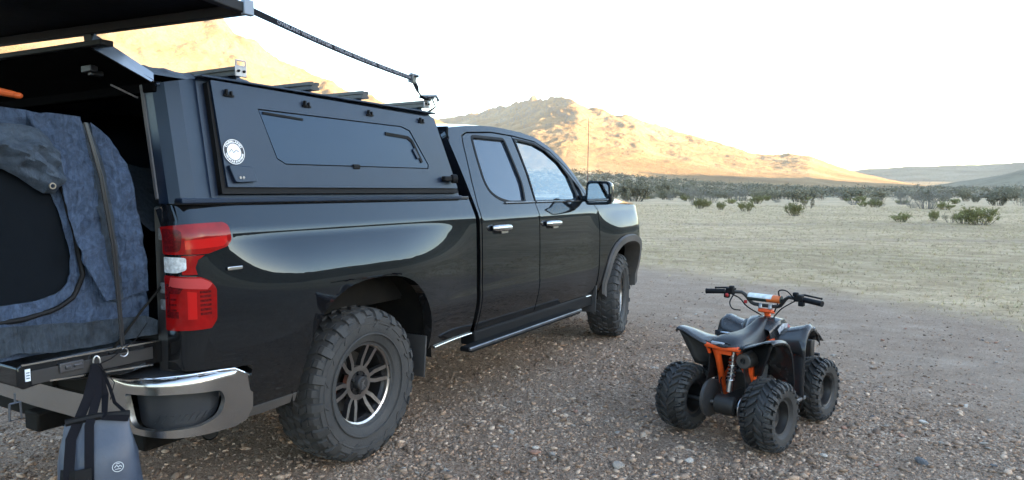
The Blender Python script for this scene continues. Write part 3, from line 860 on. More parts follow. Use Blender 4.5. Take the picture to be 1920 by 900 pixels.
for s in (-1, 1):
    mb = MB(); mb.box((s * .68, 4.56, 1.12), (.22, .12, .14), (0, 0, s * -.5)); mb.build('headlight', CLEAR, truck, bevel=.02)
mb = MB(); rows = []
for z, o in ((.42, -.06), (.46, 0), (.60, .02), (.70, 0), (.72, -.08)):
    rows.append([(.87 * math.sin(q) * (1 if abs(q) < 1.2 else 1), 4.20 + .60 * max(0, math.cos(q)) ** .7 + o, z) for q in np.linspace(-1.45, 1.45, 31)])
mb.grid(rows); mb.build('front_bumper', CHROME, truck)
# --- cabin
mb = MB()
for x in (-.42, .42):
    for y, w in ((1.75, .50), (2.65, .50)):
        mb.box((x, y, .92), (w, .50, .22)); mb.box((x, y - .28, 1.22), (w, .14, .62), (R(-12), 0, 0)); mb.box((x, y - .36, 1.60), (.26, .10, .19), (R(-8), 0, 0))
mb.box((0, 3.10, 1.18), (1.6, .40, .34)); mb.box((0, 2.1, .72), (1.7, 1.9, .12))
mb.build('cabin_seats', M('cabin_cloth', (.02, .02, .021), .8), truck, bevel=.03)
mb = MB(); mb.tube([(-.42 + .18 * math.cos(t), 2.85 + .05 * math.sin(t), 1.30 + .17 * math.sin(t)) for t in np.linspace(0, 6.283, 25)], .014, 8); mb.build('steering_wheel', PLASTIC, truck)
# --- door mirrors
for s in (1, -1):
    mb = MB(); rows = []
    for i, y in enumerate((2.735, 2.742, 2.77, 2.82, 2.86, 2.875)):
        k = (.93, 1.0, 1.0, .93, .72, .30)[i]
        pts = rounded([(-.125 * k, -.105 * k), (.125 * k, -.098 * k), (.118 * k, .100 * k), (-.110 * k, .108 * k)], .045 * k, 5)
        rows.append([(s * (1.135 + a), y, 1.445 + b) for a, b in pts] )
    mb.grid([r + [r[0]] for r in rows]); mb.add(rows[-1], [tuple(range(len(rows[-1])))]); mb.add(rows[0], [tuple(range(len(rows[0])))])
    mb.bar((s * .93, 2.82, 1.40), (s * 1.06, 2.81, 1.39), .09, .05)
    mo = mb.build('door_mirror', PAINT, truck, angle=40)
    mb = MB(); pts = rounded([(-.098, -.080), (.100, -.074), (.094, .078), (-.088, .083)], .03, 5)
    mb.add([(s * (1.135 + a), 2.7325, 1.445 + b) for a, b in pts], [tuple(range(len(pts)))]); mb.build('mirror_glass', M('mirror_silver', (.75, .78, .80), .02, metal=1), mo, smooth=False)
# --- whip antenna
mb = MB(); mb.tube([(.74, 3.40, 1.33), (.74, 3.40, 1.36)], .012, 10); mb.tube([(.74, 3.40, 1.35), (.742, 3.402, 1.75), (.744, 3.41, 2.16)], [.0035, .003, .0022], 6)
mb.build('antenna', M('antenna_red', (.10, .025, .02), .4), truck)

# --- tail lamps
def tail_lamp(sg):
    w = wrap_map(sg); ol = [(-1.138, .885), (-.965, .890), (-.938, .925), (-.936, 1.062), (-.955, 1.092), (-.995, 1.118), (-1.008, 1.15), (-.998, 1.182), (-.972, 1.202), (-.885, 1.226), (-.860, 1.25), (-.864, 1.312), (-.885, 1.328), (-1.138, 1.322)]
    fr = [(-1.145, .872), (-.955, .876), (-.925, .915), (-.922, 1.068), (-.945, 1.105), (-.982, 1.125), (-.990, 1.15), (-.982, 1.172), (-.962, 1.188), (-.875, 1.212), (-.846, 1.243), (-.850, 1.322), (-.878, 1.343), (-1.145, 1.336)]
    t = panel('tail_light', rounded(fr, .012, 4), w, PAINT, truck, res=.03, depth=.02, off=.008, sign=sg)
    up = [(-1.138, 1.205), (-.972, 1.205), (-.885, 1.229), (-.864, 1.252), (-.868, 1.310), (-.888, 1.324), (-1.138, 1.318)]
    panel('upper_lens', rounded(up, .010, 4), w, RED, t, res=.025, depth=.018, off=.024, sign=sg)
    panel('upper_inner_lens', rounded([(-1.130, 1.215), (-1.06, 1.215), (-1.05, 1.30), (-1.130, 1.312)], .02, 4), w, REDD, t, res=.03, depth=.002, off=.0255, sign=sg)
    mid = [(-1.06, 1.122), (-1.012, 1.122), (-1.018, 1.150), (-1.008, 1.182), (-.985, 1.200), (-1.06, 1.200)]
    panel('neck_lens', mid, w, RED, t, res=.03, depth=.018, off=.020, sign=sg)
    panel('reversing_lens', rounded([(-1.138, 1.130), (-1.075, 1.130), (-1.045, 1.142), (-1.045, 1.192), (-1.138, 1.196)], .008, 3), w, CLEAR, t, res=.02, depth=.012, off=.022, sign=sg)
    lo = [(-1.138, .892), (-.968, .897), (-.945, .930), (-.943, 1.058), (-.962, 1.086), (-1.002, 1.112), (-1.138, 1.120)]
    panel('lower_lens', rounded(lo, .010, 4), w, RED, t, res=.025, depth=.018, off=.024, sign=sg)
    c = [(-1.128, .945), (-1.075, .945), (-1.075, .972), (-1.108, .972), (-1.108, 1.045), (-1.070, 1.045), (-1.055, 1.075), (-1.128, 1.085)]
    panel('inner_lens', c, w, REDD, t, res=.03, depth=.002, off=.0255, sign=sg)
    panel('lens_facet', [(-1.11, 1.075), (-.985, 1.060), (-.962, 1.082), (-1.002, 1.106), (-1.10, 1.113)], w, M('lit_facet_red', (.40, .05, .05), .12, ior=1.4), t, res=.03, depth=.002, off=.0262, sign=sg)  # flat pale red panel stands in for light on a slanted facet
    panel('lens_facet', [(-1.045, 1.225), (-.905, 1.232), (-.885, 1.25), (-.887, 1.275), (-1.045, 1.262)], w, M('bright_red_lens', (.42, .008, .007), .10, ior=1.4), t, res=.03, depth=.002, off=.0262, sign=sg)
    panel('lens_facet', [(-1.045, .94), (-1.018, .94), (-1.018, 1.05), (-1.045, 1.055)], w, M('bright_red_lens'), t, res=.03, depth=.002, off=.0262, sign=sg)
    for k in range(4):
        z = .952 + k * .022
        panel('lens_rib', [(-1.104, z), (-1.082, z), (-1.082, z + .008), (-1.104, z + .008)], w, REDD, t, res=.03, depth=.002, off=.0262, sign=sg)
    for k in range(6):
        z = .955 + k * .018
        panel('lens_rib', [(-1.008, z), (-.968, z), (-.968, z + .010), (-1.008, z + .010)], w, REDD, t, res=.03, depth=.002, off=.0255, sign=sg)
    return t
tail_lamp(1); tail_lamp(-1)
mb = MB(); mb.box((.999, -.852, 1.135), (.006, .075, .016)); mb.build('side_badge', CHROME, truck, bevel=.003)

# --- bed: end posts, floor, inner walls
for s in (1, -1):
    mb = MB(); mb.box((s * .80, -1.02, 1.05), (.10, .07, .70)); mb.build('bed_end_post', PLASTIC, truck, bevel=.01)
    mb = MB(); mb.box((s * .815, 0, 1.12), (.02, 2.06, .58)); mb.build('bed_inner_wall', DARK, truck)
    for z, h in ((1.285, .05), (1.06, .045), (.99, .045)):
        if s > 0:
            mb = MB(); mb.box((.83, -1.056, z), (.085, .012, h)); mb.build('jamb_bracket', M('grey_bracket', (.16, .17, .18), .5, var=.5, vscale=60, bump=.4, bscale=80), truck, bevel=.004)
mb = MB(); mb.box((0, 0, .83), (1.62, 2.10, .04)); mb.box((0, 1.06, 1.10), (1.70, .03, .60)); mb.build('bed_floor', DARK, truck)

# --- tailgate, folded down
mb = MB()
prof = [(-1.055, .745), (-1.055, .838), (-1.20, .852), (-1.585, .850), (-1.605, .838), (-1.605, .770), (-1.585, .755), (-1.50, .768), (-1.40, .748), (-1.20, .728)]
mb.prism(prof, 1.56, lambda u, v, w: (.78 - w, u, v))
tg = mb.build('tailgate', PAINT, truck, bevel=.006)
mb = MB(); mb.box((.7825, -1.33, .793), (.006, .46, .050)); mb.build('edge_recess', PLASTIC, tg, bevel=.002)
mb = MB(); mb.box((.788, -1.425, .808), (.012, .085, .034)); mb.box((.796, -1.44, .808), (.01, .02, .014)); mb.box((.796, -1.405, .81), (.01, .03, .008)); mb.build('latch', M('latch_steel', (.10, .10, .11), .4, metal=.8), tg, bevel=.002)
mb = MB(); mb.box((.7822, -1.571, .806), (.003, .017, .044)); mb.build('warning_label', M('label_white', (.70, .74, .78), .5), tg)
mb = MB()
for k in range(3): mb.box((.7842, -1.571 + .0, .795 + k * .010), (.001, .011, .004))
mb.build('label_print', M('label_ink', (.10, .13, .18), .6), tg)
mb = MB(); mb.bar((.784, -1.06, .838), (.784, -1.59, .845), .004, .006); mb.bar((.784, -1.10, .742), (.784, -1.50, .770), .004, .006); mb.build('edge_bead', CHROME, tg)
mb = MB(); mb.tube([(.79, -1.0, 1.12), (.80, -1.15, .98), (.785, -1.26, .845)], .005, 6); mb.build('support_cable', DARK, tg)

# --- rear bumper with corner steps
def bump_map(s, z, yc=-.94, r=.26, X0=.985):
    z = z + 0 * s
    k = .004 * (z - .62) / .12 - .03 * np.clip((z - .690) / .02, 0, 1) ** 2
    a = np.clip((yc - s) / r, 0, math.pi / 2); ex = np.clip(yc - s - r * math.pi / 2, 0, None)
    rr_ = r + k
    x = np.where(s >= yc, X0 + k, X0 - r + rr_ * np.cos(a) - ex); y = np.where(s >= yc, s + 0 * z, yc - rr_ * np.sin(a))
    return np.stack([x, y, z], 1)
S0 = -2.073                                                 # the middle of the bumper
def mir(f): return lambda s, z: f(s, z) * np.array([-1, 1, 1.0])
step_hole = rounded([(-1.335, .640), (-1.300, .500), (-1.20, .487), (-1.02, .487), (-.93, .515), (-.905, .575), (-.93, .622), (-1.1, .636)], [.02, .03, .03, .03, .03, .03, .02, .02], 4)
for sg, f in ((1, bump_map), (-1, mir(bump_map))):
    ol = [(-.765, .50), (-.765, .64), (-.86, .700), (-1.08, .708), (-1.31, .700), (-1.45, .690), (-1.52, .640), (-1.545, .590), (-1.79, .585), (S0, .585), (S0, .470), (-1.55, .475), (-1.36, .480), (-1.12, .452), (-.86, .442), (-.80, .455)]
    rb = panel('rear_bumper', ol, f, CHROME, truck, holes=[step_hole], res=.03, depth=.025, sign=sg)
    big = [(p[0] + (.012 if p[0] > -1.1 else -.012), p[1] + (.012 if p[1] > .56 else -.012)) for p in step_hole]
    panel('corner_step', big, f, M('step_plastic', (.022, .024, .028), .4, bump=.2, bscale=200), rb, res=.03, depth=0, off=-.055, sign=sg)
    for k in range(9):
        s = -1.24 + k * .035
        panel('step_rib', [(s, .500), (s + .012, .500), (s + .040, .530), (s + .028, .530)], f, M('step_plastic'), rb, res=.02, depth=.004, off=-.050, sign=sg)
    rows = []; mb = MB()
    for s in np.linspace(-.80, -1.48, 20):
        a = f(np.array([s, s]), np.array([.702, .702])); rows.append([tuple(a[0] - np.array([0, 0, .004])), tuple(a[0] + (np.array([sg * .70, -1.0, .702]) - a[0]) * .12 + np.array([0, 0, .006])), tuple(a[0] + (np.array([sg * .60, -.98, .712]) - a[0]) * .7)])
    mb.grid(rows); mb.build('bumper_top_pad', M('step_plastic'), rb, fix=False)
    mb = MB(); q = f(np.array([-.766, -.78, -.86, -.92, -1.0, -1.08, -1.2, -1.31, -1.45, -1.52]), np.array([.64, .652, .698, .703, .706, .706, .703, .698, .688, .640])); mb.tube([tuple(a) for a in q], .005, 8); mb.build('bumper_highlight', M('highlight_chrome', (.8, .8, .8), .12, metal=1.0), rb)  # bright tube added as a highlight line on the bumper's top edge
mb = MB(); mb.box((0, -1.12, .60), (1.1, .10, .10)); mb.box((0, -1.185, .63), (.34, .02, .11)); mb.build('plate_recess', DARK, truck)
mb = MB(); mb.tube([(.55, -.55, .44), (.74, -.80, .42), (.86, -.90, .405)], .036, 16, caps=False); mb.tube([(.55, -.55, .44), (.74, -.80, .42), (.858, -.898, .405)], .031, 16, caps=True)
mb.build('exhaust_tip', M('sooty_pipe', (.03, .03, .03), .45, metal=.6), truck)
# --- chassis
mb = MB()
for s in (-1, 1): mb.box((s * .48, 1.9, .55), (.09, 5.2, .14))
mb.box((0, 2.0, .66), (1.2, 4.6, .08)); mb.tube([(-.75, 0, .42), (.75, 0, .42)], .05, 12); mb.sphere((0, 0, .42), (.17, .17, .15)); mb.tube([(0, 0, .42), (0, 3.2, .52)], .04, 10)
mb.tube([(-.75, 3.745, .42), (.75, 3.745, .42)], .045, 12); mb.box((0, 3.7, .7), (1.0, .9, .35)); mb.box((.35, -.5, .62), (.5, .6, .2))
mb.build('chassis', DARK, truck)
mb = MB(); mb.box((0, -.92, .43), (1.30, .30, .20)); mb.box((0, -1.10, .40), (.12, .22, .09)); mb.build('hitch_and_dark_box', DARK, truck, bevel=.01)  # wide box added for the dark under the bumper; narrow one is the hitch
mb = MB(); mb.lathe([(-.11, .17), (-.12, .30), (-.08, .36), (.08, .36), (.12, .30), (.11, .17)], 40, axis='Z', c=(0, -.62, .60)); mb.build('spare_tyre', RUBBER, truck)
# ================================================================== CAMPER SHELL
shell = empty('camper_shell', (0, 0, 1.41))
tag(shell, 'black steel camper shell with raised rear hatch mounted on the truck bed', 'camper shell')
class Rel(MB):
    """shapes given in world coordinates, stored relative to an origin"""
    def __init__(self, o): super().__init__(); self.o = Vector(o)
    def build(self, *a, **k):
        self.v = [tuple(Vector(p) - self.o) for p in self.v]; return super().build(*a, **k)
SO = Vector((0, 0, 1.41))
def rel(o, org=SO):
    o.location = -Vector(org); return o
def cap_x(z): return .925 - (z - 1.41) * .17
def cap_map(sg):
    return lambda y, z: np.stack([sg * cap_x(z) + 0 * y, y + 0 * z, z + 0 * y], 1)
YF0, YF1 = .955, .765                                    # front edge, low and high
for sg in (1, -1):
    ol = [(-.90, 1.412), (YF0, 1.412), (YF1 + .01, 1.925), (YF1 - .02, 1.943), (-.90, 1.948)]
    rel(panel('side_wall', ol, cap_map(sg), POWDER, shell, res=.12, depth=.03, sign=sg))
    # corner post, folded round to the back
    mb = Rel(SO); rows = []
    for z, dz in ((1.412, 0), (1.94, 1)):
        x = cap_x(z); rows.append([(sg * (x - .002), -.90, z), (sg * (x + .010), -.925, z - dz * .003), (sg * (x + .012), -.985, z - dz * .018), (sg * (x - .012), -1.035, z - dz * .030), (sg * (x - .055), -1.062, z - dz * .038), (sg * (x - .115), -1.066, z - dz * .038), (sg * (x - .118), -1.03, z - dz * .03), (sg * (x - .10), -.95, z - dz * .01)])
    mb.grid(rows); mb.build('corner_post', POWDER, shell, angle=25, fix=False)
    mb = Rel(SO); mb.tube([(sg * (cap_x(1.43) - .122), -1.062, 1.43), (sg * (cap_x(1.90) - .122), -1.062, 1.90)], .012, 8); mb.build('door_seal', M('grey_seal', (.05, .05, .058), .5), shell)
    # lower base flange
    mb = Rel(SO); mb.bar((sg * .915, -1.05, 1.423), (sg * .915, YF0, 1.423), .05, .022); mb.build('base_flange', POWDER, shell, bevel=.004)
    # side hatch, standing proud of the wall on a dark seal
    so = [(-.865, 1.447), (.905, 1.447), (.88, 1.52), (.745, 1.905), (-.865, 1.925)]
    rel(panel('seal_frame', so, cap_map(sg), SEAL, shell, res=.15, depth=.032, off=.028, sign=sg))
    ho = rounded([(-.842, 1.474), (.885, 1.474), (.735, 1.912), (-.855, 1.932)], .006, 3)
    hw = [(-.625, 1.832), (.40, 1.834), (.475, 1.815), (.612, 1.615), (.602, 1.590), (-.505, 1.580), (-.555, 1.606)]
    hatch = rel(panel('side_hatch', ho, cap_map(sg), POWDER, shell, holes=[hw], res=.12, depth=.012, off=.040, sign=sg))
    hw2 = [(-.618, 1.826), (.395, 1.828), (.468, 1.809), (.604, 1.615), (.596, 1.596), (-.502, 1.586), (-.549, 1.610)]
    o = panel('window_cover', hw2, cap_map(sg), M('hatch_glass', (.007, .014, .034), .28, ior=1.5, var=.08, vscale=3, tint=(.55, .78, 1.0)), hatch, res=.12, depth=.008, off=.038, sign=sg)
    o = panel('window_gap', [(-.64, 1.842), (.41, 1.844), (.487, 1.82), (.622, 1.615), (.61, 1.58), (-.51, 1.57), (-.57, 1.602)], cap_map(sg), SEAL, hatch, res=.15, depth=0, off=.029, sign=sg)
    # bent handle slot on the window
    pts = [(.245, 1.786), (.44, 1.777), (.478, 1.757), (.545, 1.634)]
    mb = MB()
    for a, b in zip(pts[:-1], pts[1:]):
        mb.bar((sg * (cap_x(a[1]) + .041), a[0], a[1]), (sg * (cap_x(b[1]) + .041), b[0], b[1]), .018, .008, (sg, 0, 0))
    mb.build('handle_slot', SEAL, hatch)
    mb = MB(); mb.bar((sg * (cap_x(1.73) + .046), .478, 1.712), (sg * (cap_x(1.67) + .046), .510, 1.655), .022, .012, (sg, 0, 0)); mb.build('handle', POWDER, hatch, bevel=.003)
    mb = MB(); mb.box((sg * (cap_x(1.60) + .045), -.03, 1.592), (.012, .05, .024)); mb.build('window_catch', SEAL, hatch, bevel=.004)
    # dark slot at the window's upper rear corner
    mb = MB(); mb.bar((sg * (cap_x(1.81) + .041), -.60, 1.822), (sg * (cap_x(1.81) + .041), -.36, 1.812), .010, .006, (sg, 0, 0)); mb.build('slot', SEAL, hatch)
    # hinges
    for y in (-.775, -.325, .135, .595):
        mb = MB(); x = cap_x(1.885) + .044
        mb.box((sg * x, y, 1.880), (.014, .052, .010)); mb.box((sg * (x + .006), y - .016, 1.893), (.016, .010, .026)); mb.box((sg * (x + .006), y + .008, 1.890), (.014, .008, .020))
        mb.build('hinge', SEAL, hatch, bevel=.002)
    # latch plate and its two keyholes
    mb = MB(); x = cap_x(1.535) + .05
    lp = rounded([(-.835, 1.575), (-.71, 1.570), (-.695, 1.505), (-.81, 1.500)], .012, 4)
    mb.prism(lp, .018, lambda u, v, w: (sg * (cap_x(v) + .040 + w), u, v)); lt = mb.build('latch_plate', POWDER, hatch, bevel=.003)
    for y in (-.787, -.770):
        mb = MB(); mb.lathe([(0, .0062), (.004, .006), (.004, .0002)], 12, c=(sg * (cap_x(1.525) + .0585), y, 1.522)); mb.build('keyhole', STEEL, hatch)
    # drip rail along the roof edge
    mb = Rel(SO); mb.bar((sg * (cap_x(1.94) + .02), -.90, 1.951), (sg * (cap_x(1.94) + .02), YF1 - .01, 1.949), .05, .010); mb.build('drip_rail', POWDER, shell, bevel=.003)
    # front lower catch
    mb = Rel(SO); mb.box((sg * .965, .765, 1.540), (.03, .10, .03)); mb.tube([(sg * .965, .80, 1.54), (sg * .985, .83, 1.54)], .028, 12); mb.build('side_catch', SEAL, shell, bevel=.005)
mb = Rel(SO); mb.box((0, -.05, 1.945), (1.64, 1.62, .012)); mb.box((0, -.96, 1.915), (1.62, .20, .012), (R(9), 0, 0)); mb.build('roof_panel', POWDER, shell, bevel=.003)
mb = Rel(SO); mb.add([(-.92, YF0 - .01, 1.412), (.92, YF0 - .01, 1.412), (.83, YF1 - .01, 1.945), (-.83, YF1 - .01, 1.945)], [(0, 1, 2, 3)]); mb.build('front_wall', POWDER, shell, smooth=False)
mb = Rel(SO); mb.box((0, -1.045, 1.890), (1.60, .05, .045)); mb.build('rear_header', HATCH_SHADE, shell, bevel=.004)

# round sticker
def disc(rad, x, n=48): return [(rad * math.cos(t), rad * math.sin(t)) for t in np.linspace(0, 2 * math.pi, n, endpoint=False)]
SC = (-.788, 1.634); so_ = .0425
def st_frame(u, v, w): z = SC[1] + v; return (cap_x(z) + so_ + w, SC[0] + u, z)
mb = Rel(SO); mb.prism(disc(.057, 0), .0015, st_frame); stk = mb.build('round_sticker', M('sticker_black', (.01, .012, .02), .4), shell, smooth=False)
def st_part(name, polys, mat, w0=.0018):
    mb = Rel(SO)
    for p in polys:
        if isinstance(p, tuple): mb.add([st_frame(a, b, w0) for a, b in p[0]], p[1])
        else: mb.add([st_frame(a, b, w0) for a, b in p], [tuple(range(len(p)))])
    o = mb.build(name, mat, stk, smooth=False, fix=False); return o
st_part('sticker_centre', [disc(.036, 0)], SIGNW)
def annulus(r0, r1, n=48):
    o = disc(r1, 0, n); i = disc(r0, 0, n); return (o + i, [(k, (k + 1) % n, n + (k + 1) % n, n + k) for k in range(n)])
st_part('sticker_ring', [annulus(.0515, .0545)], SIGNW)
def arc_text(txt, rad, size, mid, top=True, span=None):
    v, f = text_mesh(txt, size, .0006); w = v[:, 0]; 
    if span: v[:, 0] *= span / (w.max() - w.min())
    if top: a = mid - v[:, 0] / rad; rr_ = rad + v[:, 1]
    else: a = mid + v[:, 0] / rad; rr_ = rad - v[:, 1]
    return ([(r_ * math.cos(t), r_ * math.sin(t)) for r_, t in zip(rr_, a)], f)
st_part('sticker_lettering', [arc_text('OVERLAND', .0438, .0135, math.pi / 2, True, .098), arc_text('VEHICLE SYSTEMS', .0438, .0115, -math.pi / 2, False, .125)], SIGNW, .0022)
mts = []
for a, b in (((-.026, -.004), (-.013, .011)), ((-.013, .011), (-.002, -.006)), ((-.004, -.004), (.012, .009)), ((.012, .009), (.018, .004)), ((.016, .003), (.024, .003))):
    d = Vector((b[0] - a[0], b[1] - a[1])).normalized(); n = (-d.y * .0012, d.x * .0012)
    mts.append([(a[0] + n[0], a[1] + n[1]), (b[0] + n[0], b[1] + n[1]), (b[0] - n[0], b[1] - n[1]), (a[0] - n[0], a[1] - n[1])])
st_part('sticker_mountains', mts, M('sticker_black'), .0024)

# ---- roof bars
RAIL = M('anodised_rail', (.030, .031, .034), .38, metal=.3, ior=1.7)
for i, (y, xr) in enumerate(((-.64, .80), (-.18, .80), (.20, .80), (.765, .80))):
    z = 2.012 if i in (0, 3) else 2.004
    prof = [(-.028, -.020), (.028, -.020), (.028, -.006), (.020, -.006), (.020, .004), (.028, .004), (.028, .020), (.010, .020), (.010, .012), (-.010, .012), (-.010, .020), (-.028, .020), (-.028, .004), (-.020, .004), (-.020, -.006), (-.028, -.006)]
    mb = Rel(SO); mb.prism(prof, 2 * xr, lambda u, v, w: (xr - w, y + u, z + v)); cb = mb.build('crossbar', RAIL, shell, smooth=False)
    for s in (1, -1):
        mb = Rel(SO); mb.box((s * .70, y, 1.972), (.10, .045, .028)); mb.box((s * .72, y, 1.988), (.05, .05, .012)); mb.build('bar_foot', POWDER, cb, bevel=.004)
        mb = Rel(SO); mb.lathe([(0, .008), (.01, .008), (.01, .0003)], 8, axis='Z', c=(s * .735, y - .035, 1.962)); mb.build('foot_bolt', STEEL, cb)
        if i in (0, 3):
            mb = Rel(SO); mb.box((s * (xr + .004), y, z), (.006, .062, .052)); ec = mb.build('end_plate', STEEL, cb, bevel=.003)
            for dy in (-.015, .015):
                mb = Rel(SO); mb.lathe([(0, .006), (s * .006, .006), (s * .006, .0002)], 10, c=(s * (xr + .007), y + dy, z)); mb.build('plate_bolt', SEAL, cb)
            if i == 0:
                mb = Rel(SO); mb.tube([(s * (xr + .004), y - .026, z + .02), (s * (xr + .004), y - .026, z + .048), (s * (xr + .004), y + .026, z + .048), (s * (xr + .004), y + .026, z + .02)], .004, 6); mb.build('end_loop', STEEL, cb)

# ---- raised rear hatch, hung from the top of the shell
HR = [(.80, -1.045, 1.915), (-.80, -1.045, 1.915)]        # hinge line
mb = Rel(SO); a, b = Vector((.79, -1.06, 1.90)), Vector((.80, -1.315, 2.000)); a2, b2 = Vector((-.79, -1.06, 1.90)), Vector((-.80, -1.315, 2.035))
n = Vector((0, .03, .075)).normalized() * .018
mb.add([a, b, b2, a2, a + n, b + n, b2 + n, a2 + n], [(0, 1, 2, 3), (7, 6, 5, 4), (0, 4, 5, 1), (1, 5, 6, 2), (2, 6, 7, 3), (3, 7, 4, 0)])
rh = mb.build('rear_hatch', HATCH_SHADE, shell, smooth=False)
mb = Rel(SO); e = [a + Vector((.006, 0, .004)), b + Vector((.006, 0, .004)), b + Vector((-.020, .03, .062)), a + Vector((-.020, .015, .050))]
mb.add(e, [(0, 1, 2, 3)]); mb.build('hatch_flange', M('flange_sky_tint', (.16, .21, .30), .25, ior=2.2, coat=.6), rh, smooth=False)  # pale blue base colour stands in for sky reflected along the flange
mb = Rel(SO); mb.bar((.89, -1.300, 2.013), (-.80, -1.33, 2.045), .05, .022); mb.build('hatch_lip', SEAL, rh, bevel=.004)
mb = Rel(SO); mb.box((.62, -1.22, 1.952), (.07, .03, .026)); mb.box((.62, -1.195, 1.938), (.03, .05, .02)); mb.build('hatch_lock', M('dull_lock', (.03, .03, .034), .5, metal=.4), rh, bevel=.003)
mb = Rel(SO); mb.tube([(.68, -1.06, 1.852), (.66, -1.16, 1.895)], .004, 8); mb.build('gas_strut', STEEL, rh)

# ================================================================== FOLDED COVER ON THE SHELL ROOF
mb = MB(); rows = []
FABB = M('black_tarp', (.012, .014, .019), .62, bump=.35, bscale=25, var=.25, vscale=12)
for i, y in enumerate(np.linspace(-1.02, -.24, 26)):
    row = []
    for x in np.linspace(-.70, .66, 30):
        e = sstep(-.70, -.55, x) * (1 - sstep(.45, .66, x)) * sstep(-1.02, -.92, y) * (1 - sstep(-.34, -.24, y))
        h = .055 + .03 * fbm(np.array(x * 4), np.array(y * 5), 3, 3) + .02 * fbm(np.array(x * 13), np.array(y * 9), 6, 2, ridged=True)
        h += .03 * math.exp(-((x - .42) / .08) ** 2 - ((y + .42) / .08) ** 2)
        row.append((x, y, float(e * h)))
    rows.append(row)
mb.grid(rows); o = mb.build('folded_tarp', FABB, None); o.location = (0, 0, 1.963)
tag(o, 'crumpled black tarp lying on the camper shell roof between the bars', 'tarp')

# ================================================================== AWNING
aw = empty('awning', (0.2, -2.0, 2.2)); AO = (0.2, -2.0, 2.2)
tag(aw, 'dark awning panel spread overhead behind the truck in the top corner', 'awning')
A, B_, A2, B2 = Vector((1.285, -1.0, 2.150)), Vector((-1.1, -1.0, 2.245)), Vector((1.29, -3.3, 2.36)), Vector((-1.1, -3.3, 2.45))
AWF = M('awning_fabric', (.004, .0045, .007), .85, ior=1.2, var=.3, vscale=9, bump=.2, bscale=30)
mb = Rel(AO); rows = []
for i in range(25):
    u = i / 24; row = []
    for j in range(25):
        v = j / 24; p = (A * (1 - u) + B_ * u) * (1 - v) + (A2 * (1 - u) + B2 * u) * v
        sag = -.05 * math.sin(math.pi * u) * math.sin(math.pi * v) + .008 * math.sin(u * 23 + v * 9) * math.sin(math.pi * v)
        row.append(p + Vector((0, 0, .02 + sag)))
    rows.append(row)
mb.grid(rows); mb.build('fabric', AWF, aw, fix=False)
for p, q in ((A, B_), (A2, B2), (A, A2), (B_, B2)):
    mb = Rel(AO); mb.bar(p, q, .035, .040); mb.build('frame_bar', M('awning_frame', (.005, .005, .007), .7), aw, bevel=.005)
mb = Rel(AO); mb.box(A + Vector((.014, 0, .004)), (.022, .045, .058)); mb.build('end_cap', M('cap_grey', (.20, .23, .28), .45, metal=.4), aw, bevel=.004)
mb = Rel(AO); mb.tube([A + Vector((.012, 0, .03)), A + Vector((.012, 0, .05))], .008, 8); mb.build('cap_bolt', SEAL, aw)
mb = Rel(AO); mb.bar((.235, -1.005, 2.175), (.262, -1.01, 2.05), .060, .012, (0, 1, 0)); br = mb.build('hanger_bracket', M('bracket_dark', (.03, .03, .035), .4, metal=.5), aw)
for z in (2.13, 2.09):
    mb = Rel(AO); mb.lathe([(0, .006), (-.006, .006), (-.006, .0002)], 8, axis='Y', c=(.245, -1.014, z)); mb.build('bracket_bolt', STEEL, br)
for x in (-1.05, ):
    mb = Rel(AO); mb.bar((-.78, .2, 1.99), (-1.08, -1.1, 2.23), .03, .03); mb.build('awning_arm', M('awning_frame'), aw)
    mb = Rel(AO); mb.bar((-1.08, -3.28, 2.42), (-1.15, -3.30, 0), .035, .035); mb.build('awning_leg', M('awning_frame'), aw)
    mb = Rel(AO); mb.bar((1.26, -3.28, 2.34), (1.30, -3.30, 0), .035, .035); mb.build('awning_leg', M('awning_frame'), aw)

# ================================================================== TIE-DOWN STRAP
st = empty('tie_down_strap', (.82, .76, 2.03)); TO = (.82, .76, 2.03)
tag(st, 'black webbing strap with white lettering running from the awning tip to the front crossbar', 'strap')
P0 = Vector((1.30, -.998, 2.150)); P1 = Vector((.93, .46, 2.12)); P2 = Vector((.83, .775, 2.045))
WEB = M('black_webbing', (.008, .008, .011), .8, ior=1.2, bump=.3, bscale=400)
def ribbon(mb, pts, wid, facing, th=.002):
    n = len(pts); rows = []
    for i in range(n):
        t = (Vector(pts[min(i + 1, n - 1)]) - Vector(pts[max(i - 1, 0)])).normalized()
        fv = Vector(facing[i] if isinstance(facing, list) else facing); s = t.cross(fv).normalized() * (wid / 2); o = s.cross(t).normalized() * th
        p = Vector(pts[i]); rows.append([p - s - o, p + s - o, p + s + o, p - s + o, p - s - o])
    mb.grid(rows)
camv = (Vector(CAM) - (P0 + P1) / 2).normalized(); face = Vector((camv.x, camv.y, camv.z + .1)).normalized()
face = Vector((.80, -.45, .15)).normalized()
mb = Rel(TO); N = 30; pts = [P0 + (P1 - P0) * (i / N) + Vector((0, 0, -.012 * math.sin(math.pi * i / N))) for i in range(N + 1)]
ribbon(mb, pts, .027, face); mb.build('webbing', WEB, st, fix=True)
tdir = (P1 - P0).normalized(); sdir = tdir.cross(face).normalized(); ndir = sdir.cross(tdir).normalized()
if ndir.dot(face) < 0: ndir = -ndir
upd = -sdir if (-sdir).z > 0 else sdir
v, f = text_mesh('OVERLAND VEHICLE SYSTEMS', .030, .0004)
wd = v[:, 0].max() - v[:, 0].min(); v[:, 0] *= .42 / wd; hgt = v[:, 1].max() - v[:, 1].min(); v[:, 1] *= .016 / hgt
Ltot = (P1 - P0).length
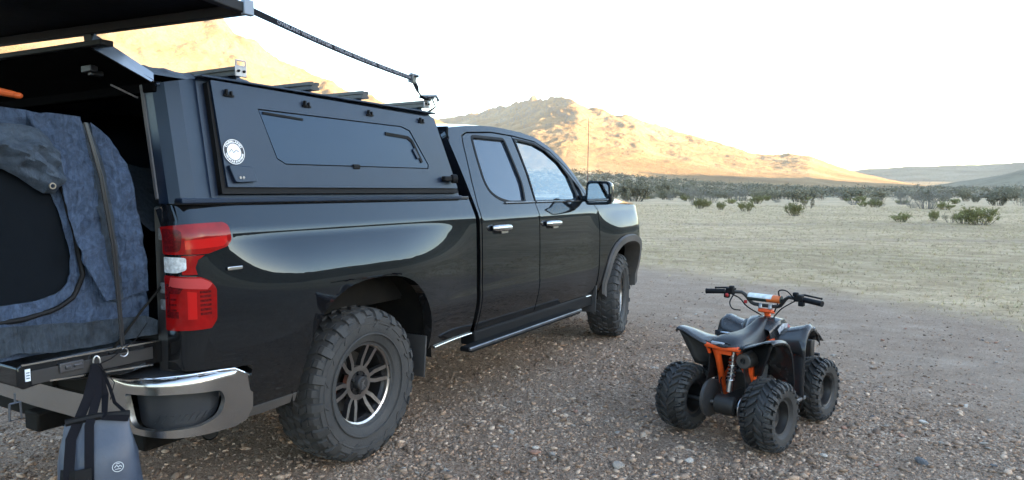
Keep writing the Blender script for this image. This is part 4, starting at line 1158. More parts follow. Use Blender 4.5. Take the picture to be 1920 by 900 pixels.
for k in range(3):
    mb = Rel(TO)
    c = .16 + .23 + k * .445
    for sgn in (1,):
        vs = []
        for q in v:
            s = c + q[0]; i = s / Ltot
            vs.append(P0 + (P1 - P0) * i + Vector((0, 0, -.012 * math.sin(math.pi * min(i, 1)))) + upd * q[1] + ndir * .0032)
        mb.add(vs, f)
    mb.build('strap_lettering', M('faded_white', (.22, .22, .25), .6), st, smooth=False, fix=False)
mb = Rel(TO); d = (P2 - P1)
mb.box(P1, (.03, .055, .05), (0, .2, .3)); mb.tube([P1 + Vector((.01, -.03, .02)), P1 + Vector((.02, .03, .015))], .010, 8); bk = mb.build('cam_buckle', M('buckle_metal', (.12, .13, .15), .35, metal=.8), st, bevel=.006)
mb = Rel(TO); pts = []; fc = []
for i in range(17):
    u = i / 16; p = P1 + d * u + Vector((0, 0, -.045 * math.sin(math.pi * u) ** 1.2)); pts.append(p); a = 1.9 * max(0, u - .25) * math.pi * .7
    fc.append(Vector((.80 * math.cos(a), -.45 * math.cos(a), .2 + math.sin(a))).normalized())
ribbon(mb, pts, .030, fc); mb.build('loose_end', WEB, st)
mb = Rel(TO); mb.box((.81, .755, 2.050), (.07, .075, .014), (.15, .2, .2)); mb.tube([(.80, .72, 2.055), (.86, .79, 2.060), (.87, .80, 2.03)], .010, 8); mb.tube([(.84, .72, 2.05), (.85, .80, 2.065)], .008, 8)
mb.build('ratchet', M('buckle_metal'), st, bevel=.004)
mb = Rel(TO); ribbon(mb, [(.83, .79, 2.04), (.845, .80, 1.995), (.80, .78, 1.962), (.76, .74, 1.958)], .026, Vector((.7, .7, .1)))
mb.build('anchor_loop', WEB, st)
mb = Rel(TO); mb.tube([(.86, .80, 2.03), (.855, .80, 1.96)], .0022, 5); mb.build('loose_thread', M('pale_cord', (.45, .40, .36), .7), st)

# ================================================================== TENT ON THE TAILGATE
tent = empty('tent', (0.1, -1.4, .86)); NO = (0.1, -1.4, .86)
tag(tent, 'blue-grey canvas tent standing on the open tailgate with a dark mesh window', 'tent')
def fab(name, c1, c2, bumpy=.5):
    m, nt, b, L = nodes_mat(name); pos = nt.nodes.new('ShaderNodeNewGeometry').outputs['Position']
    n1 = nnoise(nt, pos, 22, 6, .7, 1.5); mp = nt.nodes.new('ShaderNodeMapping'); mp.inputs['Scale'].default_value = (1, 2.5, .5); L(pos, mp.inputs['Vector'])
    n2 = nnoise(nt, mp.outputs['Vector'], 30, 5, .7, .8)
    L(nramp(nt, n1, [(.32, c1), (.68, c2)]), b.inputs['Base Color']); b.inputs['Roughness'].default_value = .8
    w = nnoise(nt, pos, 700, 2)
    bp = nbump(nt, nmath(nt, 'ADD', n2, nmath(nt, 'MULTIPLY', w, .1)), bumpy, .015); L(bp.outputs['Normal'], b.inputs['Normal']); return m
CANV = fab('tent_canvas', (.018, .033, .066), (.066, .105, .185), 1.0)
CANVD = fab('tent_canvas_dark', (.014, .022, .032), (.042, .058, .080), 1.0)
MESHM = M('tent_mesh', (.0045, .0065, .0095), .85, ior=1.2, bump=.3, bscale=900)
archp = [(-2.05, 1.60), (-1.95, 1.72), (-1.80, 1.770), (-1.60, 1.765), (-1.49, 1.757), (-1.386, 1.745), (-1.289, 1.718), (-1.205, 1.640), (-1.148, 1.53), (-1.118, 1.37), (-1.096, 1.15), (-1.082, .945), (-1.076, .865)]
def tent_map(x0, amp, seed):
    def f(y, z):
        n = fbm(y * 11 + z * 1.5, z * 1.1, seed, 4) + .6 * fbm(y * 3 - z * 2, z * 4, seed + 2, 4, ridged=True); m = fbm(y * 22 + 3 * z, z * 6, seed + 5, 3, ridged=True)
        return np.stack([x0 + amp * n + amp * .4 * m - .05 * sstep(1.45, 1.78, z), y + 0 * z, z + 0 * y], 1)
    return f
def TP(name, ol, x0, mat, par=None, amp=.012, seed=1, res=.03, depth=.006, holes=()):
    o = panel(name, ol, tent_map(x0, amp, seed), mat, par or tent, holes=holes, res=res, depth=depth); 
    if (par or tent) is tent: o.location = -Vector(NO)
    return o
wall_ol = archp + [(-2.05, .865)]
screen = rounded([(-1.95, 1.56), (-1.62, 1.555), (-1.44, 1.47), (-1.405, 1.32), (-1.383, 1.20), (-1.40, 1.10), (-1.50, 1.062), (-1.95, 1.055)], .05, 4)
wl = TP('side_wall', wall_ol, .735, CANV, amp=.022, seed=2, res=.02, holes=[screen])
sc_ = TP('mesh_window', [(p[0] + (.01 if p[0] > -1.7 else -.01), p[1]) for p in screen], .722, MESHM, amp=.006, seed=2)
# roof of the tent, running across to the far side
mb = Rel(NO); rows = []
ay = np.array([p[0] for p in archp]); azz = np.array([p[1] for p in archp])
for x in np.linspace(.69, -.70, 24):
    rows.append([(x + .01 * float(fbm(np.array(x * 5), np.array(p[1] * 5), 3, 2)), p[0] + .012 * float(fbm(np.array(x * 4), np.array(p[0] * 4 + p[1] * 3), 8, 3)), p[1] + .02 * float(fbm(np.array(x * 3), np.array(p[0] * 5), 9, 3))) for p in archp])
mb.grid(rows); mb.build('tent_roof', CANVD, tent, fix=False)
mb = Rel(NO); mb.add([(-.70, y, z) for y, z in wall_ol], [tuple(range(len(wall_ol)))]); mb.build('far_wall', CANV, tent, smooth=False)
# dark piping round the window
def piping(name, pts, x, r, mat):
    P = np.array(pts); s = np.concatenate([[0], np.cumsum(np.hypot(*np.diff(P, axis=0).T))]); q = np.linspace(0, s[-1], 40)
    mb = Rel(NO); mb.tube([(x + .004 * math.sin(k * 1.3), float(np.interp(a, s, P[:, 0])), float(np.interp(a, s, P[:, 1]))) for k, a in enumerate(q)], r, 8); return mb.build(name, mat, tent)
piping('zip_piping', [(-1.46, 1.63), (-1.425, 1.52), (-1.40, 1.43), (-1.378, 1.33), (-1.36, 1.217), (-1.352, 1.14), (-1.38, 1.066), (-1.456, 1.022), (-1.555, 1.004), (-1.66, 1.00), (-2.0, .99)], .752, .010, SEAL)
# two long flaps hanging over the wall
TP('door_flap', [(-1.51, 1.735), (-1.44, 1.752), (-1.335, 1.745), (-1.314, 1.582), (-1.296, 1.378), (-1.272, 1.21), (-1.248, 1.039), (-1.289, 1.036), (-1.354, 1.176), (-1.388, 1.3), (-1.415, 1.44), (-1.44, 1.60)], .775, CANV, amp=.034, seed=12, res=.016)
TP('door_flap', [(-1.290, 1.728), (-1.222, 1.672), (-1.170, 1.566), (-1.140, 1.395), (-1.124, 1.221), (-1.106, 1.054), (-1.15, 1.046), (-1.213, 1.030), (-1.236, 1.229), (-1.252, 1.377), (-1.272, 1.542)], .765, CANV, amp=.034, seed=17, res=.016)
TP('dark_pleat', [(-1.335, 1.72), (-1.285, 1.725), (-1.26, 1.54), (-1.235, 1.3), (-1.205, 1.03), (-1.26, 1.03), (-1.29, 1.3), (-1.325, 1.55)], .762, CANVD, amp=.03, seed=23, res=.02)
# rolled and crumpled window cover with an eyelet
mb = Rel(NO); rows = []
cr = [(-1.95, 1.70, 1.52), (-1.75, 1.705, 1.53), (-1.62, 1.70, 1.55), (-1.54, 1.70, 1.50), (-1.48, 1.69, 1.455), (-1.435, 1.64, 1.455), (-1.425, 1.55, 1.48)]
cy = np.array([c[0] for c in cr]); ct = np.array([c[1] for c in cr]); cb_ = np.array([c[2] for c in cr])
for y in np.linspace(-1.95, -1.425, 40):
    t0, b0 = np.interp(y, cy, ct), np.interp(y, cy, cb_); row = []
    for w in np.linspace(0, 1, 26):
        z = t0 + (b0 - t0) * w; k = fbm(np.array(y * 5 + z * 7), np.array(z * 6 - y * 3), 41, 3, .5, True)
        row.append((.752 + .085 * math.sin(math.pi * w) ** .7 * (.35 + .65 * float(k)) + .018 * float(fbm(np.array(y * 30), np.array(z * 26), 44, 2)), y, z))
    rows.append(row)
mb.grid(rows); cc = mb.build('rolled_cover', fab('cover_canvas', (.022, .034, .052), (.058, .082, .118), .5), tent, fix=False)
mb = Rel(NO); mb.lathe([(0, .007), (.004, .008), (.004, .0115), (0, .0125)], 20, c=(.812, -1.474, 1.482)); mb.build('eyelet', M('brass', (.30, .28, .24), .4, metal=1), cc)
# skirt along the foot
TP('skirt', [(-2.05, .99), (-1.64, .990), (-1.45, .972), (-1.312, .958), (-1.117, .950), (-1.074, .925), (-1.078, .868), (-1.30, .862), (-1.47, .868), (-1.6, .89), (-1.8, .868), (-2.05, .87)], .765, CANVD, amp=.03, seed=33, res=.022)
# tent pole, cord and ring
mb = Rel(NO); mb.tube([(.80, -1.345, 1.72), (.815, -1.305, 1.52), (.82, -1.268, 1.232), (.82, -1.249, .85)], .0055, 8); mb.tube([(.80, -1.338, 1.72), (.817, -1.297, 1.52), (.823, -1.261, 1.232), (.823, -1.243, .86)], .004, 8); mb.build('pole', M('pole_black', (.02, .02, .022), .3), tent)
mb = Rel(NO); mb.tube([(.825, -1.245 + .016 * math.cos(t), .828 + .016 * math.sin(t)) for t in np.linspace(-2.6, 2.0, 14)], .0026, 6); mb.build('split_ring', STEEL, tent)
mb = Rel(NO); mb.tube([(.80, -1.13, .925), (.83, -1.20, .87), (.83, -1.30, .815), (.82, -1.345, .80)], .0020, 5); mb.build('guy_cord', SEAL, tent)
mb = Rel(NO); mb.tube([(.82, -1.345, .80), (.83, -1.29, .72), (.83, -1.31, .655)], .0018, 5); mb.build('guy_cord', SEAL, tent)
# bedding in the dark of the shell
mb = MB(); rows = []
for y in np.linspace(-1.06, .3, 24):
    rows.append([(x, y, 1.60 - .10 * (y + 1.06) + .05 * float(fbm(np.array(x * 4), np.array(y * 5), 61, 4)) - .5 * max(0, abs(x) - .62) - .25 * sstep(.3, .72, x)) for x in np.linspace(-.74, .74, 26)])
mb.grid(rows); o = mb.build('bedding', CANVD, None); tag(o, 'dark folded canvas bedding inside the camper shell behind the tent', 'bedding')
mb = MB(); rows = []
# orange gear
mb = MB(); mb.tube([(.52, -1.62, 1.835), (.56, -1.52, 1.832), (.585, -1.475, 1.822)], [.014, .015, .012], 10); mb.sphere((.59, -1.47, 1.82), (.014, .018, .012)); o = mb.build('orange_gear', M('orange_red', (.55, .10, .02), .5, var=.3), None)
tag(o, 'small orange and red grip lying on top of the tent under the raised hatch', 'grip')
# buckle hanging from the tailgate
mb = MB(); mb.tube([(.775 + 0, -1.612 + .0, .75), (.775, -1.612, .715)], .004, 6); pts = [(.775, -1.630, .715), (.775, -1.596, .715), (.775, -1.594, .655), (.775, -1.632, .655), (.775, -1.630, .715)]; mb.tube(pts, .004, 6)
o = mb.build('strap_buckle', M('buckle_metal'), None); tag(o, 'small rectangular metal buckle hanging from the tailgate corner', 'buckle')

# ================================================================== DRY BAG
bag = empty('dry_bag', (.88, -1.40, .10)); BO = (.88, -1.40, .10)
tag(bag, 'grey-blue roll-top dry bag with black straps hanging from the open tailgate', 'bag')
BAGM = M('bag_vinyl', (.034, .050, .082), .42, var=.12, vscale=10, bump=.12, bscale=40, dust=.05)
mb = Rel(BO); rows = []
cx, cy = .88, -1.385
for z, a, b in ((.05, .03, .02), (.055, .115, .075), (.09, .135, .092), (.20, .142, .098), (.35, .140, .094), (.46, .132, .080), (.53, .118, .052), (.565, .108, .024), (.60, .104, .012), (.61, .100, .008)):
    row = []
    for t in np.linspace(0, 2 * math.pi, 40):
        c, s = math.cos(t), math.sin(t); k = 1 + .05 * math.sin(3 * t + z * 9) * sstep(.3, .55, z) + .02 * math.sin(7 * t + z * 20)
        e = 2 / 2.8
        u = a * math.copysign(abs(c) ** e, c) * k; w = b * math.copysign(abs(s) ** e, s) * k
        row.append((cx + w * .80 + u * .45, cy + u * .88 - w * .42, z))
    rows.append(row)
mb.grid(rows); bb = mb.build('bag_body', BAGM, bag)
def bagpt(u, w, z): return Vector((cx + w * .80 + u * .45, cy + u * .88 - w * .42, z))
mb = Rel(BO); mb.tube([bagpt(-.105, 0, .612), bagpt(0, .008, .622), bagpt(.105, 0, .612)], .014, 8); mb.build('roll_top', SEAL, bag)
def bagstrap(name, pts, wid, fc=(.85, -.45, .1)):
    mb = Rel(BO); ribbon(mb, pts, wid, Vector(fc).normalized(), .0025); return mb.build(name, WEB, bag)
hook = Vector((.80, -1.338, .80))
bagstrap('shoulder_strap', [hook, hook + Vector((.02, -.05, -.12)), bagpt(-.09, .05, .56), bagpt(-.10, .10, .46), bagpt(-.105, .118, .30), bagpt(-.11, .118, .10)], .034)
bagstrap('shoulder_strap', [hook, hook + Vector((.03, -.02, -.12)), bagpt(-.03, .04, .60), bagpt(-.035, .09, .50), bagpt(-.04, .112, .32), bagpt(-.045, .116, .10)], .030)
bagstrap('shoulder_strap', [hook, hook + Vector((.03, .01, -.12)), bagpt(.02, .03, .62), bagpt(.10, .02, .60)], .024)
bagstrap('shoulder_strap', [hook + Vector((0, .008, 0)), hook + Vector((.02, .035, -.10)), hook + Vector((.03, .045, -.16)), bagpt(.10, .01, .61)], .012)
mb = Rel(BO); ribbon(mb, [bagpt(-.125, .075, .44), bagpt(-.08, .118, .44), bagpt(-.03, .115, .44)], .045, Vector((.85, -.45, .1)), .004); mb.build('strap_pad', SEAL, bag)
mb = Rel(BO); mb.tube([hook + Vector((.006 * math.cos(t), .010 * math.cos(t), .006 + .024 * math.sin(t))) for t in np.linspace(0, 6.3, 14)], .003, 6); mb.build('carabiner', STEEL, bag)
# printed mark on the bag
mk = Rel(BO); 
def mkp(u, v): return bagpt(.055 + u, .096, .445 + v) + Vector((.006, -.003, 0))
for r0, r1 in ((.017, .0195),):
    n = 24; vs = [mkp(r1 * math.cos(t), r1 * math.sin(t)) for t in np.linspace(0, 6.283, n, endpoint=False)] + [mkp(r0 * math.cos(t), r0 * math.sin(t)) for t in np.linspace(0, 6.283, n, endpoint=False)]
    mk.add(vs, [(k, (k + 1) % n, n + (k + 1) % n, n + k) for k in range(n)])
for a, b in (((-.012, -.002), (-.004, .007)), ((-.004, .007), (.003, -.003)), ((.001, -.001), (.007, .005)), ((.007, .005), (.013, -.002)), ((-.010, -.008), (.010, -.008)), ((-.006, .012), (.006, .012))):
    d = Vector((b[0] - a[0], b[1] - a[1])).normalized(); n_ = (-d.y * .0013, d.x * .0013)
    mk.add([mkp(a[0] + n_[0], a[1] + n_[1]), mkp(b[0] + n_[0], b[1] + n_[1]), mkp(b[0] - n_[0], b[1] - n_[1]), mkp(a[0] - n_[0], a[1] - n_[1])], [(0, 1, 2, 3)])
mk.build('printed_mark', M('bag_print', (.50, .54, .58), .6), bag, smooth=False, fix=False)
# ================================================================== CHILD'S QUAD BIKE
quad = empty('quad_bike', (2.57, 1.31, 0), R(-15))
tag(quad, 'small black quad bike with orange frame and knobbly tyres standing on the gravel', 'quad bike')
ORANGE = M('orange_frame', (.78, .090, .008), .34, coat=.3, var=.12, vscale=20, dust=.06)
QPL = M('quad_plastic', (.016, .017, .020), .26, ior=1.6, rvar=.08, vscale=6, dust=.05, bump=.03, bscale=200)
SEATM = M('seat_vinyl', (.011, .012, .015), .38, bump=.18, bscale=260)
QDARK = M('quad_dark_metal', (.020, .020, .021), .5, metal=.4, dust=.12)
QRUB = M('quad_rubber', (.018, .018, .019), .65, dust=.14, bump=.2, bscale=120, dustcol=(.15, .13, .11))
def qb(mb, name, mat, par=None, **k): return mb.build(name, mat, par or quad, **k)
tm = tyre(.205, .185, .098, 22, 'quad'); tm.materials[0] = QRUB
tf = tyre(.203, .165, .098, 22, 'quad'); tf.materials[0] = QRUB
mb = MB(); mb.lathe([(-.07, .100), (-.07, .090), (-.05, .084), (.03, .084), (.055, .094), (.066, .096), (.069, .101), (.062, .104)], 40); mb.lathe([(.022, .085), (.012, .06), (.016, .035), (.040, .030), (.044, .0005)], 36)
for k in range(4):
    a = k * math.pi / 2 + .4; mb.lathe([(.014, .007), (.026, .007), (.026, .0003)], 6, c=(0, .048 * math.cos(a), .048 * math.sin(a)))
rimm = mb.mesh('rim', M('steel_wheel_black', (.022, .022, .024), .35, metal=.4, dust=.1), True, 30)
for x, y, me, rz in ((.270, 0, tm, 0), (-.275, 0, tm, math.pi), (.238, .725, tf, 0), (-.250, .725, tf, math.pi)):
    w = empty('wheel', (x, y, .203), rz, quad)
    for n, m_ in (('tyre', me), ('rim', rimm)):
        o = bpy.data.objects.new(n, m_); C.objects.link(o); o.parent = w; o.rotation_euler = (R(17 * (x > 0) + 8 * (y > 0)), 0, 0)
# axle, hub, chain guard, brake
mb = MB(); mb.tube([(-.26, 0, .203), (.26, 0, .203)], .012, 12); qb(mb, 'rear_axle', STEEL)
mb = MB(); mb.lathe([(-.075, .045), (-.07, .058), (-.02, .060), (.05, .058), (.06, .04)], 24, c=(.02, 0, .203)); mb.box((.02, .14, .225), (.10, .30, .05)); mb.box((.0, .10, .19), (.06, .22, .04)); qb(mb, 'swing_arm', QDARK, bevel=.006)
mb = MB(); pts = [(.10 * math.cos(t) * 1.0, .10 * math.sin(t)) for t in np.linspace(0, 6.283, 30, endpoint=False)]
mb.lathe([(-.012, .0005), (-.016, .085), (-.010, .112), (.010, .112), (.016, .085), (.012, .0005)], 40, c=(-.105, .015, .222)); qb(mb, 'chain_guard', M('guard_plastic', (.030, .031, .035), .5, dust=.15), bevel=0)
mb = MB(); mb.lathe([(-.003, .03), (-.003, .075), (.003, .075), (.003, .03)], 32, c=(.115, 0, .203)); qb(mb, 'brake_disc', STEEL)
# frame tubes
mb = MB()
for s in (-1, 1):
    mb.tube([(s * .085, -.02, .545), (s * .085, .05, .535), (s * .10, .25, .50), (s * .08, .50, .56)], .016, 10)
    mb.tube([(s * .075, .0, .535), (s * .078, .06, .44), (s * .095, .14, .30), (s * .10, .20, .20), (s * .10, .60, .18), (s * .06, .70, .35), (s * .03, .62, .60)], .0175, 10)
    mb.tube([(s * .095, .14, .30), (s * .095, .30, .48)], .011, 10)
mb.tube([(-.10, .20, .20), (.10, .20, .20)], .012, 8); mb.tube([(-.08, .62, .18), (.08, .62, .18)], .012, 8)
qb(mb, 'frame', ORANGE)
mb = MB(); mb.tube([(-.108, -.035, .552), (0, -.042, .548), (.092, -.035, .552)], .0155, 10); mb.sphere((-.108, -.035, .552), .016); mb.sphere((.092, -.035, .552), .017); mb.box((-.01, -.012, .528), (.10, .018, .044)); mb.tube([(-.108, -.03, .552), (-.108, .0, .50)], .011, 8)
qb(mb, 'grab_bar', ORANGE)
mb = MB(); mb.tube([(-.055, -.005, .53), (-.058, .02, .46), (-.07, .07, .38), (-.085, .12, .30)], .020, 10); qb(mb, 'rear_strut', ORANGE)
mb = MB(); mb.tube([(.10, .06, .46), (.115, .08, .38), (.12, .10, .26)], .019, 10); mb.box((.125, .09, .40), (.02, .05, .10)); qb(mb, 'rear_strut', ORANGE)
# shock absorber with coil spring
mb = MB(); p0, p1 = Vector((.035, .03, .535)), Vector((.022, .0, .285)); d = p1 - p0
mb.tube([p0, p0 + d * .2], .015, 10); mb.tube([p0 + d * .15, p0 + d * .72], .008, 8); mb.tube([p0 + d * .70, p1], .017, 12); qb(mb, 'shock_absorber', STEEL)
mb = MB(); ax = d.normalized(); sx = ax.cross(Vector((1, 0, 0))).normalized(); sy = ax.cross(sx)
mb.tube([p0 + d * (.12 + .62 * k / 90) + (sx * math.cos(k * .5) + sy * math.sin(k * .5)) * .021 for k in range(91)], .0045, 6); qb(mb, 'coil_spring', M('spring_silver', (.50, .50, .50), .3, metal=1))
# engine, silencer
mb = MB(); mb.box((0, .36, .27), (.17, .24, .16)); mb.tube([(0, .40, .30), (0, .50, .40)], .055, 16); mb.lathe([(-.02, .065), (.02, .062), (.024, .0005)], 24, c=(.09, .36, .26)); mb.box((.02, .30, .40), (.10, .16, .08)); qb(mb, 'engine', QDARK, bevel=.012)
mb = MB(); mb.lathe([(-.005, .018), (-.005, .040), (.0, .046), (.17, .050), (.19, .03), (.30, .014)], 28, axis='Y', c=(.115, -.015, .485)); mb.lathe([(-.004, .018), (.02, .018), (.021, .0004)], 20, axis='Y', c=(.115, -.015, .485)); qb(mb, 'silencer', M('silencer_black', (.035, .034, .035), .5, metal=.3, dust=.15))
mb = MB(); mb.box((.135, .20, .385), (.012, .10, .085), (0, .1, 0)); qb(mb, 'heat_shield', M('shield_alloy', (.55, .55, .56), .35, metal=.9), bevel=.004)
mb = MB(); mb.tube([(.10, .22, .43), (.06, .10, .46), (.07, .02, .47)], .004, 6); mb.tube([(.05, .24, .44), (.0, .12, .50), (.03, .06, .52)], .004, 6); mb.tube([(-.09, .2, .4), (-.06, .05, .33), (-.02, .0, .26)], .004, 6); qb(mb, 'cables', SEAL)
# seat: a lofted pad that rises to the tank
mb = MB(); rows = []
sec = [(-.045, .570, .105, .035), (-.03, .588, .125, .05), (.04, .602, .128, .055), (.12, .602, .120, .06), (.20, .600, .105, .065), (.28, .606, .088, .07), (.36, .628, .075, .08), (.43, .652, .068, .085), (.48, .655, .060, .085)]
for y, zt, hw, dp in sec:
    row = []
    for q in np.linspace(-1, 1, 15):
        row.append((hw * .86 * math.copysign(abs(q) ** .8, q) * (1 if abs(q) < .99 else 1.02), y, zt - dp * abs(q) ** 3.2 + (.012 * (1 - q * q))))
    rows.append(row)
mb.grid(rows); mb.add(rows[0] + [(.10, -.035, .54), (-.10, -.035, .54)], [tuple(range(17))]); qb(mb, 'seat', SEATM, fix=False, angle=60)
mb = MB(); mb.tube([(-.122, -.02, .566), (0, -.052, .562), (.122, -.02, .566)], .012, 8); qb(mb, 'seat_trim', QPL)
# tail light under the seat
mb = MB(); mb.box((-.03, -.045, .572), (.085, .018, .020)); qb(mb, 'tail_light', M('grey_lens', (.30, .32, .36), .15, coat=.5), bevel=.006)
# tank shroud with printed flank
def shell_(sec_fn, us, vs): return [[sec_fn(u, v) for v in vs] for u in us]
mb = MB(); rows = []
for y, zt, hw, zb in ((.38, .612, .085, .50), (.44, .650, .10, .48), (.50, .668, .108, .47), (.56, .662, .105, .47), (.63, .625, .095, .47), (.72, .575, .08, .46), (.80, .52, .06, .44)):
    row = []
    for q in np.linspace(-1, 1, 17):
        a = abs(q); row.append((math.copysign(hw * min(1, (a / .55)) ** .9 + .02 * max(0, a - .55), q), y, zt - (.012 * (a / .55) ** 2 if a < .55 else .012 + (zt - zb) * ((a - .55) / .45) ** 1.1)))
    rows.append(row)
mb.grid(rows); qb(mb, 'tank_cover', QPL, fix=False, angle=50)
def decal(name, poly, mat):
    mb = MB(); mb.add(poly, [tuple(range(len(poly)))]); return qb(mb, name, mat, smooth=False)
decal('white_decal', [(.119, .415, .610), (.122, .475, .640), (.124, .545, .635), (.123, .60, .600), (.1225, .54, .565), (.1215, .45, .565)], M('decal_grey', (.40, .42, .46), .4, var=.7, vscale=40))
decal('red_decal', [(.1245, .545, .630), (.1245, .60, .600), (.1245, .60, .57), (.1245, .555, .585)], M('decal_red', (.50, .16, .15), .4, var=.4, vscale=60))
decal('white_decal_panel', [(-.122, .415, .610), (-.122, .475, .640), (-.124, .545, .635), (-.123, .60, .600), (-.1225, .54, .565), (-.1215, .45, .565)], M('decal_grey'))
# rear mudguards: sheets rising to a point behind each wheel
def sheet(name, rows, th=.006, par=None):
    mb = MB(); mb.grid(rows); o = qb(mb, name, QPL, par, fix=True, angle=50)
    s = o.modifiers.new('thick', 'SOLIDIFY'); s.thickness = th; s.offset = 0; return o
GUARD_SHADE = M('guard_shade', (.007, .007, .008), .6)  # darker than the guard plastic: the shade inside is put into the colour
for s in (1, -1):
    # top sheet from the seat out to a raised tip at the back, then down in front of the wheel
    rows = []
    for y, zi, zo, xo in ((-.060, .572, .628, .305), (-.02, .578, .634, .312), (.04, .580, .628, .315), (.10, .578, .612, .314), (.15, .572, .585, .312), (.19, .560, .540, .308), (.22, .535, .475, .304), (.245, .49, .40, .300), (.262, .43, .33, .296), (.275, .36, .265, .292)):
        rows.append([(s * .105, y, zi - .012), (s * .15, y, zi), (s * .20, y, zi * .65 + zo * .35), (s * .255, y, zi * .2 + zo * .8), (s * (xo - .008), y, zo), (s * xo, y, zo - .012), (s * (xo - .004), y, zo - .024)])
    sheet('rear_mudguard', rows)
    mb = MB(); mb.grid([[(s * .11, y, .55), (s * .115, y, .40), (s * .13, y, .33)] for y in (.0, .1, .2, .26)]); o = qb(mb, 'inner_guard', GUARD_SHADE, smooth=False); so2 = o.modifiers.new('thick', 'SOLIDIFY'); so2.thickness = .006
    # underside lip hanging from the tip
    rows = [[(s * (.300 - .085 * t), -.035 + .05 * t, .615 - .20 * t), (s * (.26 - .07 * t), .0 + .05 * t, .60 - .20 * t), (s * (.20 - .05 * t), .05 + .05 * t, .585 - .20 * t), (s * .12, .09, .57 - .20 * t)] for t in np.linspace(0, 1, 6)]
    mb = MB(); mb.grid(rows); o = qb(mb, 'mud_skirt', GUARD_SHADE); so2 = o.modifiers.new('thick', 'SOLIDIFY'); so2.thickness = .005
    # front mudguards: a hump behind the wheel, falling away forwards
    rows = []
    for y, zi, zo, xo in ((.405, .50, .47, .288), (.425, .555, .565, .288), (.455, .59, .622, .288), (.50, .605, .645, .286), (.55, .606, .643, .282), (.61, .595, .622, .272), (.68, .57, .588, .258), (.75, .535, .540, .240), (.80, .50, .50, .225)):
        rows.append([(s * .085, y, zi - .02), (s * .13, y, zi), (s * .19, y, zi * .6 + zo * .4), (s * .25, y, zi * .15 + zo * .85), (s * (xo - .02), y, zo), (s * xo, y, zo - .014), (s * (xo + .004), y, zo - .034)])
    sheet('front_mudguard', rows)
    # leg shield down to the footrest
    rows = []
    for t in np.linspace(0, 1, 8):
        z = .560 + (.205 - .560) * t; rows.append([(s * (.105 + .02 * t), .43 - .03 * t, z), (s * (.17 + .03 * t), .435 - .03 * t, z), (s * (.235 + .03 * t), .430 - .02 * t, z), (s * (.298 - .005 * t), .405 - .0 * t, z - .01)])
    sheet('leg_shield', rows)
    mb = MB(); mb.box((s * .225, .33, .212), (.13, .26, .022)); qb(mb, 'footrest', M('footrest_grey', (.16, .16, .165), .45, metal=.5, dust=.2), bevel=.006)
    for k in range(5): mb = MB(); mb.box((s * .225, .25 + k * .04, .226), (.11, .012, .008)); qb(mb, 'tread_bar', QDARK)
    mb = MB(); mb.lathe([(0, .010), (s * .006, .010), (s * .006, .0003)], 10, c=(s * .284, .56, .618)); qb(mb, 'guard_bolt', STEEL)
    mb = MB()
    for z0, z1 in ((.22, .26), (.32, .34)): mb.tube([(s * .08, .66, z0), (s * .22, .775, z1 - .03)], .010, 8)
    mb.tube([(s * .10, .72, .48), (s * .19, .765, .28)], .016, 10); qb(mb, 'front_arms', QDARK)
mb = MB(); mb.box((0, .90, .40), (.30, .05, .16)); qb(mb, 'front_panel', QDARK, bevel=.01); mb = MB(); mb.tube([(-.16, .93, .30), (-.15, 1.0, .36), (.15, 1.0, .36), (.16, .93, .30)], .012, 8); qb(mb, 'front_bumper', QDARK, bevel=.01)
# number marking on the seat edge
decal('seat_mark', [(-.075, .06, .6175), (-.025, .06, .6195), (-.025, .09, .6190), (-.075, .09, .6170)], M('mark_blue', (.22, .30, .42), .5, var=.6, vscale=80))
# steering
hb = (0, .50, .72)
mb = MB(); mb.tube([(0, .545, .60), (0, .515, .705)], .018, 12); mb.box((0, .512, .700), (.095, .050, .026), (R(-15), 0, 0)); mb.box((0, .530, .655), (.035, .03, .05)); qb(mb, 'steering_head', ORANGE, bevel=.006)
for x in (-.032, .032):
    mb = MB(); mb.box((x, .503, .728), (.024, .036, .034), (R(-15), 0, 0)); qb(mb, 'bar_clamp', STEEL, bevel=.005)
def steer(p): return p
mb = MB()
L_ = [(0, .500, .735), (-.075, .500, .737), (-.095, .498, .745), (-.135, .486, .795), (-.155, .480, .808), (-.24, .462, .806), (-.375, .425, .798)]
mb.tube(L_, .0115, 10); mb.tube([(-x, y, z) for x, y, z in L_], .0115, 10); mb.tube([(-.122, .490, .782), (.122, .490, .782)], .008, 8); qb(mb, 'handlebar', QDARK)
# padded crossbar: white, green and orange
mb = MB()
def padp(x, a, r): return (x, .488 + r * math.cos(a), .785 + r * .85 * math.sin(a))
n = 18
for i0, i1, ci in ((0, 5, 1), (5, 9, 0), (9, 12, 2)):
    for i in range(i0, i1):
        xa, xb = -.105 + .21 * i / 12, -.105 + .21 * (i + 1) / 12
        for k in range(n):
            a0, a1 = 2 * math.pi * k / n, 2 * math.pi * (k + 1) / n; am = (a0 + a1) / 2
            mb.cur = 1 if (math.sin(am) > .15 and i < 10) else (2 if i >= 7 else 0)
            if math.sin(am) > .15 and i >= 9: mb.cur = 2
            mb.add([padp(xa, a0, .029), padp(xb, a0, .029), padp(xb, a1, .029), padp(xa, a1, .029)], [(0, 1, 2, 3)])
mb.cur = 0
for x in (-.105, .105): mb.add([padp(x, 2 * math.pi * k / n, .029) for k in range(n)], [tuple(range(n))])
qb(mb, 'bar_pad', [M('pad_dark', (.03, .045, .04), .5), M('pad_white', (.62, .66, .66), .5, var=.2, vscale=40), M('pad_orange', (.62, .14, .03), .5)], smooth=False)
